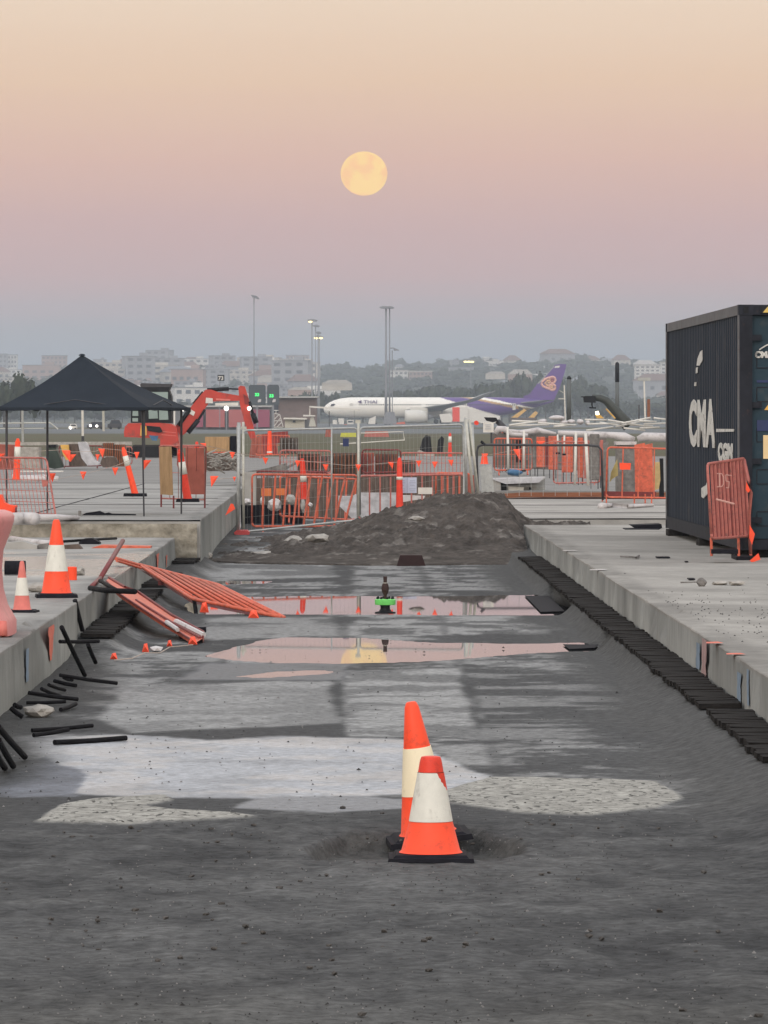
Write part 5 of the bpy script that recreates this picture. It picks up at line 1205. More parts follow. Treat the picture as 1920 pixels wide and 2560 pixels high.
t = simple('lamp_pole', 'thin white pole with short side arms between tail and grey pole', 'pole', [([(1409,963),(1412,963),(1415,1052),(1412,1052)], .15, 'shaft', 0), ([(1396,996),(1410,996),(1410,998),(1396,998)], .1, 'arm', 0), ([(1399,976),(1409,981),(1409,982.5),(1399,977)], .08, 'arm', 0)], 400, ['white']*3)
simple('lamp_pole', 'thin white pole leading up to the pale building behind the container', 'pole', [([(1608.5,952),(1612,952),(1615,1050),(1611,1050)], .2, 'shaft', 0), (R4(1594,944,1626,952), .3, 'head', 0)], 420, ['white','galv'])
single('timber_post', 'short brown post beside the thin white pole', 'post', R4(1618,998,1625,1048), 300, .2, 'brown')
single('timber_post', 'dark thin post left of the thin white pole', 'post', R4(1596,1012,1599,1048), 320, .15, 'darksteel')
# middle: behind the tall fence
t = thing('rebar_heap', 'tangled heap of rods and crates left of the tall fence posts', 'scrap heap', at(550,1182,108))
mb = MB(); rn = random.Random(9)
for i in range(70):
    a = (rn.uniform(512,588), rn.uniform(1134,1176)); L_ = rn.uniform(10,30); th = rn.uniform(-.5,.5)
    mb.tube(at(*a,108+rn.uniform(-.5,.5)), at(a[0]+L_*math.cos(th), a[1]+L_*math.sin(th),108+rn.uniform(-.5,.5)), rn.uniform(.006,.016), 4)
mb.build('rods', M['rock_light'], t)
MB().pxprism([(512,1132),(592,1138),(592,1176),(512,1178)], 109, .8).build('dark_core', M['crate'], t)
MB().pxprism(R4(514,1092,575,1128), 109.5, .8).build('brown_crate', M['plywood'], t)
MB().pxprism(R4(577,1090,592,1136), 109.5, .8).build('black_crate', M['rubber'], t)
for i, (x0,x1,y0,y1,m,lab) in enumerate(((700,745,1094,1134,'crate','dark machine block right of the bucket behind the fence'),(745,800,1134,1184,'crate','brown formwork crate left of the fence centre post'),(803,826,1140,1182,'crate','narrow formwork crate touching the fence centre post'),(832,895,1132,1186,'crate','dark formwork crate right of the centre post'),(902,935,1132,1186,'crate_red','reddish formwork sheet right of the bright fence post'),(938,995,1134,1188,'crate','long dark formwork crate left of the notice bollard'),(1005,1040,1150,1186,'crate','dark formwork crate above the notice sheets'))):
    t = thing('formwork_crate', lab, 'crate', at((x0+x1)/2,y1,118+i), 'formwork crates behind the fence')
    MB().pxprism(R4(x0,y0,x1,y1), 118+i, .9).build('box', M[m], t); mb = MB(); n = max(3, int((x1-x0)/9))
    for k in range(n): x = x0+(x1-x0)*(k+.5)/n; mb.pxprism(R4(x-1.3,y0+2,x+1.3,y1-2), 117.5+i, .08)
    mb.build('slats', M['brown' if i % 2 else 'rock'], t)
single('machine_part', 'dark red machine part beside the orange bollard behind the fence', 'machine part', [(654,1086),(690,1080),(720,1078),(720,1100),(690,1110),(696,1136),(660,1136)], 186, .6, 'excav_dark')
single('grey_tarp', 'flat grey tarp spread over planks under the excavator bucket', 'tarp', [(592,1190),(610,1180),(660,1172),(715,1158),(718,1176),(760,1184),(745,1186)], 110, 1.2, 'rock')
single('concrete_kerb', 'pale concrete ledge left behind the orange thick barred barrier', 'ledge', [(606,1180),(640,1180),(640,1262),(606,1262)], 97, .6, 'concrete')
# pale sheets and legs in the pit
rn = random.Random(4)
for i, (x0,x1,y0,y1,m,lab) in enumerate(((608,628,1246,1262,'white_pvc','pale bucket at the left inside the pit'),(650,662,1240,1264,'white_pvc','narrow pale sheet scrap inside the pit'),(668,704,1246,1278,'white_pvc','crumpled pale sheet hanging in the pit'),(712,740,1236,1262,'concrete','rounded pale sack in the pit'),(750,764,1246,1282,'concrete','pale sack beside the dark red bollard'),(770,782,1256,1268,'white_pvc','small pale lump right of the dark red bollard'))):
    q = at((x0+x1)/2,y1,95); o = MB().blob((q.x,q.y,q.z+(y1-y0)/2/F*95),((x1-x0)/2/F*95,.12,(y1-y0)/2/F*95),i+30,2,.15).build('pale_sack', M[m], origin=q, smooth=False); tag(o, lab, 'sack', 'pale sacks in the pit')
for x0,x1,y0,y1,lab in ((653,678,1221,1240,'left orange plate hanging behind the barred barrier'),(690,712,1221,1238,'right orange plate hanging behind the barred barrier')):
    single('orange_plate', lab, 'plate', R4(x0,y0,x1,y1), 93, .03, mat('orange_plate', (.62,.17,.05), .5, .3, .1, 5))
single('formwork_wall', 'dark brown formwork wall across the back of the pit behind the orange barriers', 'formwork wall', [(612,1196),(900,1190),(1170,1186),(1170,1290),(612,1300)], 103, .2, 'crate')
single('pit_shadow_board', 'black board added as shade deep in the pit behind the fence foot', 'board', R4(600,1262,760,1318), 98, .2, 'rubber')  # black sheet that stands in for the shade low in the pit
single('lilac_sheet', 'pale lilac plastic sheet spread in the pit right of the bright post', 'plastic sheet', [(900,1232),(990,1232),(990,1262),(940,1290),(880,1296),(846,1262),(846,1240),(880,1240)], 97, .4, 'plastic_or_reflection_sheet')
single('lilac_sheet', 'second crumpled sheet under the notice sheets', 'plastic sheet', [(1000,1238),(1062,1240),(1060,1246),(1000,1256)], 96, .4, 'white_pvc')
single('red_board', 'solid red board leaning by the bright leaning pole', 'board', R4(1160,1188,1186,1244), 93, .05, 'crate_red')
single('standing_sheet', 'grey panel standing under the black fence frame', 'panel', [(1200,1168),(1228,1162),(1236,1232),(1204,1232)], 104, .2, 'galv')
for i, (pl, m, lab) in enumerate((([(1056,1098),(1064,1088),(1076,1090),(1080,1130),(1048,1132),(1050,1120)], 'black', 'dark upright bag with a pale base in the grass behind the fence'), ([(1095,1100),(1104,1090),(1110,1096),(1106,1134),(1092,1134)], 'black', 'second slimmer dark bag in the grass behind the fence'))):
    single('dark_bag', lab, 'bag', pl, 190, .4, m)
single('pale_pallet', 'cream pallet under the dark bag in the grass', 'pallet', [(1042,1132),(1048,1124),(1060,1130),(1088,1132),(1086,1140),(1044,1140)], 188, .6, 'rock_light')
# barriers on the taxiway
for (x0,x1,y0,y1,m,lab) in ((812,832,1074,1096,'crate_red','dark red barrier left of the yellow one on the far grass'),(850,896,1082,1094,'yellowgreen','yellow low barrier on the far grass'),(910,973,1078,1094,'barrier_pink','long pink red barrier on the far grass')):
    single('road_barrier', lab, 'road barrier', [(x0,y1),(x0+3,y0),(x1-3,y0),(x1,y1)], 425, .8, m, 'low road barriers on the grass')
t = thing('pipe_rail', 'white pipe rail standing on the grass behind the fence', 'rail', at(950,1110,300))
mb = MB(); mb.path([at(900,1083,300), at(1008,1079,300), at(1011,1100,300)], .03, 6); mb.path([at(850,1110,300), at(1012,1100,300)], .035, 6); mb.build('rail', M['white'], t)
single('small_sign', 'small black sign with a pale symbol tied to the fence', 'sign', R4(857,1096,872,1116), 90.1, .01, 'cont_blue'); 

# lower pipes / small pole things on the left, behind the canopy
t = thing('lamp_pole', 'thin grey pole standing under the left part of the canopy', 'pole', at(57,1105,250)); MB().tube(at(57,1105,250), at(56,1020,250), .06, 8).build('shaft', M['galv'], t)
t = thing('lamp_pole', 'pale pole with a dark foot under the middle of the canopy', 'pole', at(207,1103,250)); MB().tube(at(207,1090,250), at(206,1020,250), .06, 8).build('shaft', M['white'], t); MB().tube(at(207,1103,250), at(207,1090,250), .07, 8).build('foot', M['darksteel'], t)
t = thing('lamp_pole', 'pale grey pole left of the excavator under the canopy', 'pole', at(259,1078,420)); MB().tube(at(259,1078,420), at(258,1010,420), .1, 8).build('shaft', M['galv_light'], t)
t = thing('guard_rail', 'long white pipe frame beyond the grass on the far left', 'rail', at(60,1074,560))
mb = MB(); mb.path([at(-60,1059,560), at(125,1057,560), at(145,1073,560)], .09, 6); mb.path([at(-60,1072,560), at(110,1071,560)], .07, 6); mb.build('rail', M['galv_light'], t)
# far service vehicles with lit lamps
def car(label, x0, x1, y0, y1, D, m, lamps=()):
    t = thing('service_vehicle', label, 'vehicle', at((x0+x1)/2,y1,D), 'service vehicles on the far taxiway'); h = y1-y0; w = x1-x0
    b_ = MB().pxprism([(x0,y1-h*.15),(x0,y0+h*.45),(x0+w*.16,y0+h*.4),(x0+w*.28,y0),(x0+w*.85,y0),(x0+w,y0+h*.4),(x1,y1-h*.15)], D, 2).build('body', M[m], t)
    MB().pxprism([(x0+w*.24,y0+h*.38),(x0+w*.32,y0+h*.1),(x0+w*.82,y0+h*.1),(x0+w*.9,y0+h*.38)], D-1.02, .05).build('window', M['darkglass'], t)
    for k in (.2,.8): MB().tube(at(x0+w*k,y1-h*.14,D-1.05), at(x0+w*k,y1-h*.14,D-.7), h*.15/F*D, 12).build('wheel', M['black'], t)
    for (lx, ly) in lamps: MB().tube(at(lx,ly,D-1.0), at(lx,ly,D-1.1), 3.2/F*D, 10).build('headlight', M['lit_white'], t)
car('dark vehicle with two lit lamps on the far taxiway, seen under the canopy', 218, 262, 1055, 1073, 640, 'darksteel', ((226,1064),(242,1065)))
car('pale vehicle right of a white pole on the far taxiway, under the canopy', 172, 192, 1060, 1073, 640, 'white', ((176,1070),))
car('grey vehicle close to the excavator on the far taxiway', 270, 304, 1050, 1073, 640, 'darksteel')

# ------------------------------------------------------------------ aircraft
DA = 1480.0; sA = F/DA
nose = Vector(((809-960)/F*DA, DA, .60))
t = thing('airliner', 'white and purple airliner with a gold emblem on its tail, parked facing left', 'airliner', nose)
t.rotation_euler = (0, 0, 0)
# local: x from nose to tail, y away from the camera, z up
pxx = lambda px: (px-809)/sA
pyz = lambda py: (HY+(CH-.6)*F/DA-py)/sA
secs = []
LX = 66.5
for i in range(241):
    x = LX*i/240
    if x < 9: r = 2.98*math.sqrt(max(0, 1-((9-x)/9)**2.35)); cz = 4.72-.55*(1-x/9)**2
    elif x < 44: r = 2.98; cz = 4.72
    else: k = (x-44)/(LX-44); r = 2.98*(1-k**1.75)+.25*k; cz = 4.72+1.95*k**1.6
    secs.append((x, max(r,.03), cz))
nA = 64; vs = []; col = []
B1 = ([990,1008,1030,1047],[1088,1146,1215,1290]); B2 = ([990,1000,1010,1022,1032],[1130,1190,1235,1290,1335]); B3 = ([990,1000,1010,1022,1032],[1152,1212,1262,1330,1390]); B4 = ([990,1000,1010,1022,1032],[1185,1242,1284,1350,1420])
WHT = (.78,.76,.70); PUR = (.085,.035,.20); GLD = (.42,.25,.10)
def livery(x, z):
    px = 809+x*sA; py = HY+(CH-.6)*F/DA-z*sA
    b1, b2, b3, b4 = (np.interp(py, *b) for b in (B1,B2,B3,B4))
    if px < b1: return WHT
    if px < b2: return PUR
    if px < b3: return GLD
    if px < b4: return (.80,.78,.70)
    return PUR
for (x, r, cz) in secs:
    for i in range(nA):
        a = 2*math.pi*i/nA; z = cz+r*math.cos(a); vs.append((x, r*math.sin(a), z)); c = livery(x, z)
        if abs(z-5.55) < .06 and 8 < x < 58: c = tuple(v*.72 for v in c)
        col.append(c)
me = bpy.data.meshes.new('fuselage'); k = len(secs)
me.from_pydata(vs, [], [(j*nA+i, (j+1)*nA+i, (j+1)*nA+(i+1)%nA, j*nA+(i+1)%nA)[::-1] for j in range(k-1) for i in range(nA)]); me.polygons.foreach_set('use_smooth', [True]*len(me.polygons))
M['livery'] = mesh_color_mat('aircraft_paint', .35, .45, (1,1,1), .5, .05); me.materials.append(M['livery']); set_attr(me, 'paint', np.array(col), True)
fus = bpy.data.objects.new('fuselage', me); COL.objects.link(fus); fus.parent = t
M['wing'] = mat('wing_grey', (.27,.28,.29), .4, .4, .08, .2); M['purple'] = mat('tail_purple', (.09,.032,.215), .4, .4, .12, .3); M['gold'] = mat('emblem_gold', (.62,.36,.20), .5, .4, .1, 2); M['engine'] = mat('engine_white', (.60,.59,.54), .4, .4, .06, .5)
def wing(side):
    mb = MB(); st = [(0,22.5,12.2,4.0,1.3),(3,24.0,11.0,4.1,1.2),(10,28.5,7.8,4.7,.8),(20,35.5,5.0,5.7,.5),(27,40.6,3.4,6.7,.33),(30,43.5,2.4,7.6,.22),(31.6,46.0,1.5,8.6,.15),(32.4,48.6,.5,9.4,.08)]
    vs = []; n = 10
    for (sp, x0, ch, z, th) in st:
        for i in range(n):
            a = 2*math.pi*i/n; vs.append((x0+ch*(.5-.5*math.cos(a)), side*sp, z+th/2*math.sin(a)))
    fs = [(j*n+i, j*n+(i+1)%n, (j+1)*n+(i+1)%n, (j+1)*n+i) for j in range(len(st)-1) for i in range(n)]; fs.append(tuple(range((len(st)-1)*n, len(st)*n)))
    mb.add(vs, fs); mb.build('wing', M['wing'], t, world=False, smooth=True)
for s in (-1, 1):
    wing(s)
    mb = MB(); rt = Matrix.Rotation(R(90),3,'Y'); c = (23.4, s*10.5, 2.12)
    mb.lathe([(1.35,.25),(1.75,0),(1.9,.8),(1.92,3.5),(1.6,6.0),(1.35,6.6)], c=c, n=28, rot=rt); e = mb.build('engine', M['engine'], t, world=False, smooth=True)
    MB().lathe([(1.3,.26),(1.3,.3)], c=c, n=24, rot=rt).build('intake', M['darkglass'], e, world=False)
    MB().lathe([(.95,6.5),(.4,8.2)], c=c, n=20, rot=rt).build('exhaust_cone', M['steelgrey'], e, world=False, smooth=True)
    mb = MB(); mb.box((27.5, s*10.5, 4.1), (5,.4,1.4)); mb.build('pylon', M['engine'], e, world=False)
    mb = MB(); mb.add([(56,s*.8,6.2),(62.5,s*.8,6.2),(66.2,s*9.4,6.9),(63.4,s*9.4,6.9)], [(0,1,2,3)]); mb.add([(56,s*.8,5.9),(62.5,s*.8,5.9),(66.2,s*9.4,6.8),(63.4,s*9.4,6.8)], [(3,2,1,0)]); mb.add([(56,s*.8,6.2),(63.4,s*9.4,6.9),(63.4,s*9.4,6.8),(56,s*.8,5.9)], [(0,1,2,3)]); mb.add([(62.5,s*.8,6.2),(62.5,s*.8,5.9),(66.2,s*9.4,6.8),(66.2,s*9.4,6.9)], [(0,1,2,3)]); mb.build('tailplane', M['wing'], t, world=False)
    for x in (32.5, 34.2, 35.9):
        mb = MB(); mb.tube((x, s*4.6,.66),(x, s*6.0,.66), .66, 16); mb.build('wheel', M['black'], t, world=False)
    mb = MB(); mb.tube((34.2,s*5.3,.66),(34.2,s*4.2,4), .22, 8); mb.build('landing_gear', M['steelgrey'], t, world=False)
mb = MB(); mb.tube((5.8,0,.5),(5.8,0,3), .16, 8); mb.build('landing_gear', M['steelgrey'], t, world=False)
for s in (-.4,.4): MB().tube((5.8,s-.15,.5),(5.8,s+.15,.5), .5, 14).build('wheel', M['black'], t, world=False)
fin = [(pxx(1308),pyz(991)),(pxx(1325),pyz(985)),(pxx(1345),pyz(957)),(pxx(1388),pyz(912)),(pxx(1402),pyz(910)),(pxx(1416),pyz(910.5)),(pxx(1411),pyz(932)),(pxx(1400),pyz(965)),(pxx(1386),pyz(999)),(pxx(1340),pyz(1003)),(pxx(1312),pyz(998))]
f_ = MB().prism(fin, -.28, .28).build('tail_fin', M['purple'], t, world=False)
MB().prism([(pxx(1344),pyz(958)),(pxx(1384),pyz(916)),(pxx(1386),pyz(917)),(pxx(1347),pyz(960))], -.31, -.283).build('leading_edge', M['wing'], f_, world=False)
MB().prism([(pxx(1388),pyz(915)),(pxx(1400),pyz(914)),(pxx(1398),pyz(919)),(pxx(1386),pyz(920))], -.31, -.283).build('registration_mark', M['engine'], f_, world=False)
# emblem: a leaf shape with two curls
def curve(pts, r, m, nm, par, y=-.30):
    mb = MB(); mb.path([(pxx(a), y, pyz(b2)) for a, b2 in pts], r, 6); mb.build(nm, m, par, world=False)
def arc(cx, cy, r, a0, a1, n=14): return [(cx+r*math.cos(R(a0+(a1-a0)*i/n)), cy+r*math.sin(R(a0+(a1-a0)*i/n))) for i in range(n+1)]
pink = mat('emblem_pink', (.66,.36,.30), .5, .4, .1, 2)
curve([(1376,958)]+arc(1381,949.5,7.2,150,-100)[::-1][::-1]+[(1374,944),(1362,947),(1354,956),(1358,965),(1370,970)]+arc(1381,969,7.2,200,10)[:1]+arc(1381,968,7.2,170,-90)[::-1][::-1], .30, pink, 'emblem', f_)
curve(arc(1381,949.5,7.4,170,-170,20), .36, pink, 'emblem', f_); curve(arc(1381,968,7.4,190,530,20), .36, pink, 'emblem', f_)
curve([(1376,943),(1366,946),(1356,954),(1353,959),(1358,966),(1367,970),(1376,973)], .36, pink, 'emblem', f_)
curve([(1376,952),(1368,952),(1362,958),(1368,964),(1376,964),(1371,958),(1376,952)], .42, M['gold'], 'emblem', f_)
curve(arc(1380,949.5,3,0,340,10), .42, mat('emblem_maroon', (.28,.07,.08), .5, .4, .1, 2), 'emblem', f_); curve(arc(1379,968,2.6,0,340,10), .42, M['gold'], 'emblem', f_)
M['navy'] = mat('lettering_violet', (.10,.07,.16), .5, .4, .05, 2)
text_mesh('THAI', 1.32, 'lettering', M['navy'], t, Matrix.Translation((pxx(909), -2.86, pyz(1008.5))) @ Matrix.Rotation(R(90),4,'X') @ Matrix.Scale(1.35,4,(1,0,0)), ext=.05, bold=.02)
MB().prism([(pxx(894),pyz(1004.5)),(pxx(902),pyz(1001)),(pxx(906),pyz(1001.5)),(pxx(903),pyz(1004.5)),(pxx(906),pyz(1008)),(pxx(901),pyz(1008.5))], -2.95, -2.86).build('logo', M['navy'], t, world=False)
# cockpit glazing
MB().prism([(pxx(826),pyz(1015)),(pxx(829),pyz(1010)),(pxx(836),pyz(1009)),(pxx(840),pyz(1013)),(pxx(838),pyz(1015.5))], -2.2, 2.2).build('cockpit_window', M['darkglass'], t, world=False)
mb = MB(); x = 10.5
while x < 56:
    if not (28 < x < 29.5): MB().box((x, -2.88, 5.55), (.26,.12,.36)).build('cabin_window', M['darkglass'], t, world=False)
    x += .62
for x in (8.0, 19.5, 41, 55): MB().box((x,-2.86 if x < 50 else -2.3,5.0), (.9,.15,1.9)).build('door', M['engine'], t, world=False)
# ground equipment at the aircraft
def gse(label, polys, mats, D=1430): return simple('ground_equipment', label, 'airport equipment', polys, D, mats, 'equipment around the airliner')
gse('white high loader with a red end panel under the near wing', [(R4(1131,1018,1149,1054), 3, 'red_panel', 0), (R4(1149,1018,1170,1054), 3, 'body', 0), ([(1170,1022),(1250,1040),(1250,1056),(1170,1056)], 3, 'ramp', .5)], ['safety_red','white','white'])
gse('white service truck right of the near engine', [([(1098,1036),(1128,1033),(1132,1048),(1128,1056),(1104,1056)], 3, 'body', 0), (R4(1104,1052,1126,1059), 2, 'chassis', 0)], ['white','black'])
gse('yellow belt loader raised under the tail', [([(1278,1044),(1310,1022),(1316,1026),(1290,1047)], 2, 'belt', 0), (R4(1276,1044,1312,1052), 2.4, 'chassis', 0), ([(1296,1016),(1306,1020),(1310,1030),(1298,1032)], 2, 'cab', .5)], ['yellow','crate','black'])
gse('second yellow loader further right under the tail', [([(1318,1047),(1338,1028),(1345,1032),(1330,1050)], 2, 'belt', 0), (R4(1312,1044,1340,1051), 2.4, 'chassis', 0)], ['yellow','crate'])
gse('white stair truck under the forward fuselage', [([(920,1060),(924,1046),(940,1040),(938,1060)], 2.5, 'stair', 0), (R4(918,1057,942,1063), 2, 'chassis', 0)], ['white','black'])
gse('small white van left of the nose gear', [(R4(868,1050,884,1061), 2.2, 'body', 0), (R4(870,1052,882,1056), .1, 'window', -1.2)], ['white','darkglass'])
gse('white box trailer nearest the aircraft nose', [(R4(832,1050,842,1062), 2.2, 'box', 0), (R4(830,1060,844,1064), 2, 'chassis', 0)], ['white','black'])
gse('pale catering truck ahead of the twin mast', [(R4(846,1046,860,1062), 2.5, 'box', 0), (R4(844,1055,848,1063), 2.5, 'cab', 0)], ['white','galv'])
gse('low orange cargo dolly beneath the aircraft', [([(982,1058),(1012,1054),(1014,1062),(982,1063)], 2.2, 'load', 0), (R4(980,1062,1016,1065), 2, 'deck', 0)], ['barrier','black'])
gse('small orange dolly under the front fuselage', [([(852,1063),(866,1060),(872,1065),(852,1067)], 2, 'load', 0), (R4(852,1066,872,1068), 2, 'deck', 0)], ['barrier','black'], 1300)
gse('white refuelling cart right of the tail end', [([(1205,1044),(1238,1044),(1238,1058),(1200,1058)], 2.2, 'body', 0), (R4(1204,1056,1236,1061), 2, 'chassis', 0)], ['white','black'])

# ------------------------------------------------------------------ airport buildings
M['bred'] = mat('faded_red_panel', (.38,.12,.12), .6, .3, .1, .2); M['bplum'] = mat('plum_panel', (.27,.075,.12), .6, .3, .1, .2); M['bgrey'] = mat('grey_cladding', (.15,.155,.165), .7, .3, .1, .2); M['bbrown'] = mat('brown_brick', (.17,.13,.12), .85, .2, .12, 1.5); M['cream'] = mat('cream_cladding', (.52,.50,.43), .6, .3, .06, .5)
t = thing('terminal_building', 'low grey building with faded red wall panels behind the excavator boom', 'building', at(585,1074,705))
MB().pxprism(R4(430,1018,681,1076), 712, 12).build('wall', M['bgrey'], t); MB().pxprism([(428,1018),(430,1014),(682,1014),(682,1018)], 712, 13).build('roof', M['galv'], t)
for x0, x1, m in ((488,508,'bplum'),(515,562,'bred'),(572,612,'bred'),(632,674,'bplum')): MB().pxprism(R4(x0,1024,x1,1068), 705.5, .8).build('wall_panel', M[m], t)
t = thing('brick_building', 'square brown brick building left of the aircraft nose', 'building', at(745,1069,900))
MB().pxprism(R4(682,995,792,1070), 906, 14).build('wall', M['bbrown'], t); MB().pxprism([(672,995),(672,992),(799,991),(797,995)], 905, 15).build('roof', M['galv'], t); MB().pxprism(R4(684,1003,696,1030), 898.8, .3).build('window', M['darkglass'], t)
t = thing('cabin', 'small cream cabin before the brown brick building', 'cabin', at(737,1070,820))
MB().pxprism(R4(713,1048,762,1070), 823, 5).build('wall', M['cream'], t); MB().pxprism([(709,1048),(711,1044),(768,1045),(766,1049)], 822.5, 6).build('roof', M['white'], t); MB().pxprism(R4(732,1051,739,1056), 820.2, .2).build('window', M['darkglass'], t); MB().pxprism(R4(763,1049,776,1070), 824, 4).build('side_wall', M['bgrey'], t)
t = thing('lattice_stand', 'white lattice stair stand between the red panel building and the cream cabin', 'lattice stand', at(695,1070,700))
mb = MB()
for a, b2 in (((685,1034),(685,1068)),((685,1034),(699,1036)),((699,1036),(708,1068)),((685,1052),(703,1052)),((685,1066),(700,1046)),((686,1048),(698,1036)),((685,1068),(708,1068)),((692,1068),(704,1056)),((685,1026),(696,1026)),((690,1026),(690,1034))): mb.tube(at(*a,700), at(*b2,700), .055, 5)
mb.build('lattice', M['white'], t)
t = thing('air_bridge', 'long white covered gangway roof crossing before the aircraft nose', 'gangway', at(830,1066,760))
MB().pxprism([(773,1015),(776,1015),(900,1023),(900,1027),(776,1019)], 760, 3).build('roof', M['white'], t); MB().pxprism(R4(773,1016,776,1042), 760, .3).build('post', M['white'], t); MB().pxprism(R4(822,1028,824,1066), 760, .3).build('post', M['darksteel'], t); MB().pxprism(R4(885,1026,886,1060), 760, .2).build('post', M['steelgrey'], t)
MB().pxprism([(758,1037),(788,1038),(788,1041),(758,1041)], 760, 2).build('lower_roof', M['white'], t); MB().pxprism([(777,1041),(784,1041),(790,1066),(772,1066)], 760, 1).build('pedestal', M['galv_light'], t)
# docking guidance boards, lit green
for i, (x0, x1, gx0, gx1, gy, lab) in enumerate(((622,664,640,652,983,'dark stand board with a lit green symbol, left of two'),(668,698,676,689,986,'dark stand board with a lit green symbol, right of two'))):
    t = thing('stand_board', lab, 'lit sign', at((x0+x1)/2,1074,690), 'docking boards with green lights')
    MB().pxprism([(x0,1012),(x0,966),(x0+4,962),(x1-3,962),(x1,966),(x1,1012)], 690, .6).build('panel', mat('board_slate', (.06,.075,.085), .6, .3, .1, .5), t)
    MB().pxprism(R4((x0+x1)/2-2,1012,(x0+x1)/2+2,1074), 690, .4).build('post', M['steelgrey'], t)
    text_mesh('33', .55, 'green_digits', M['lit_green'], t, Matrix.Translation(at(gx0-3,gy+7,689.66)-t.location) @ Matrix.Rotation(R(90),4,'X') @ Matrix.Scale(1.1,4,(1,0,0)), bold=.03, ext=.02)
    MB().pxprism([((gx0+gx1)/2-2,1003),((gx0+gx1)/2+1,998),((gx0+gx1)/2+7,998),((gx0+gx1)/2+6,1005),((gx0+gx1)/2-1,1006)], 689.66, .05).build('white_panel', M['white_pvc'], t)
# stand number sign
t = thing('stand_sign', 'small dark sign reading 73 on a thin pole above the excavator boom', 'sign', at(550,1070,640))
MB().pxprism(R4(544,937,561,952), 640, .2).build('panel', M['black'], t); MB().pxprism(R4(548.5,952,550.5,1070), 640, .1).build('post', M['steelgrey'], t)
text_mesh('73', .68, 'digits', M['white'], t, Matrix.Translation(at(545.3,949.8,639.86)-t.location) @ Matrix.Rotation(R(90),4,'X'), bold=.02, ext=.01)
# apron floodlights lit at ground level
for px, py, r, D, lab in ((457,1022,6,660,'round lit floodlight just left of the excavator boom'),(566,1021,6,660,'round lit floodlight beneath the excavator boom arch')):
    t = thing('floodlight', lab, 'floodlight', at(px,1074,D), 'round lit floodlights'); MB().tube(at(px,py,D), at(px,py,D-.3), r/F*D, 16).build('lamp', M['lit_white'], t); MB().tube(at(px,1074,D+.2), at(px,py,D+.2), .08, 6).build('post', M['steelgrey'], t)

# ------------------------------------------------------------------ light masts
def mast(label, px, ytop, D, head, lit=None, w=4, tilt=0, style=0):
    base = at(px, 0, D); base.z = .6; t = thing('light_mast', label, 'light mast', base, 'tall apron light masts'); top = at(px, ytop, D)
    MB().lathe([(w/2/F*D*1.5,.0),(w/2/F*D,8),(w/2/F*D*.7,top.z-.6)], c=(0,0,0), n=10).build('pole', M['steelgrey'], t, world=False, smooth=True)
    x0, x1 = head; hh = 4
    MB().pxprism([(x0,ytop-1+tilt*-3),(x0+(x1-x0)*.3,ytop-3),(x1-(x1-x0)*.3,ytop-3+tilt*2),(x1,ytop+tilt*5),(x1-3,ytop+3+tilt*4),(x0+4,ytop+2)], D, 3).build('head', M['steelgrey'], t)
    for lx in (lit or ()): MB().blob(at(lx, ytop+3.2, D-1.2), (5.5/F*D, .6, 2.6/F*D), 1, 2, .05).build('lamp', M['lit_yellow'], t, smooth=True)
    return t
mast('single thin mast with a slanted head left of centre', 635, 741, 1160, (627,648), tilt=1, w=3.2)
mast('mast with a big lit yellow lamp, tallest of the cluster', 780, 801, 1450, (768,794), lit=(776,), w=3.5)
mast('unlit mast second in the cluster', 789, 815, 1540, (781,800), w=2.6)
mast('unlit mast third in the cluster', 795, 832, 1650, (788,804), w=2.6)
mast('shortest mast of the cluster with two lit lamps', 798, 842, 1740, (785,808), lit=(790,802), w=4)
mast('left pole of the tall twin mast in front of the aircraft', 965, 769, 1266, (948,975), w=6)
mast('right pole of the tall twin mast in front of the aircraft', 974, 769, 1268, (962,986), w=4)
t = thing('street_lamp', 'shorter lamp with an arm to the right beside the twin mast', 'street lamp', at(981,1062,1200)); MB().tube(at(981,1062,1200), at(980.5,876,1200), .13, 6).build('pole', M['steelgrey'], t); MB().path([at(974,870,1200), at(984,870,1200), at(990,873,1200), at(997,876,1200)], .16, 6).build('arm', M['steelgrey'], t); MB().pxprism([(983,873),(992,872),(998,876),(986,877)], 1200, 1).build('head', M['steelgrey'], t)
mast('distant mast with yellow lit lamps above the aircraft', 1177, 901, 2480, (1158,1194), lit=(1164,1172,1180), w=2)
t = thing('mast_base', 'wide dark plinth at the foot of the twin mast', 'mast base', at(970,1062,1262)); MB().pxprism([(956,1060),(964,1030),(986,1030),(992,1060)], 1262, 2).build('plinth', M['steelgrey'], t)

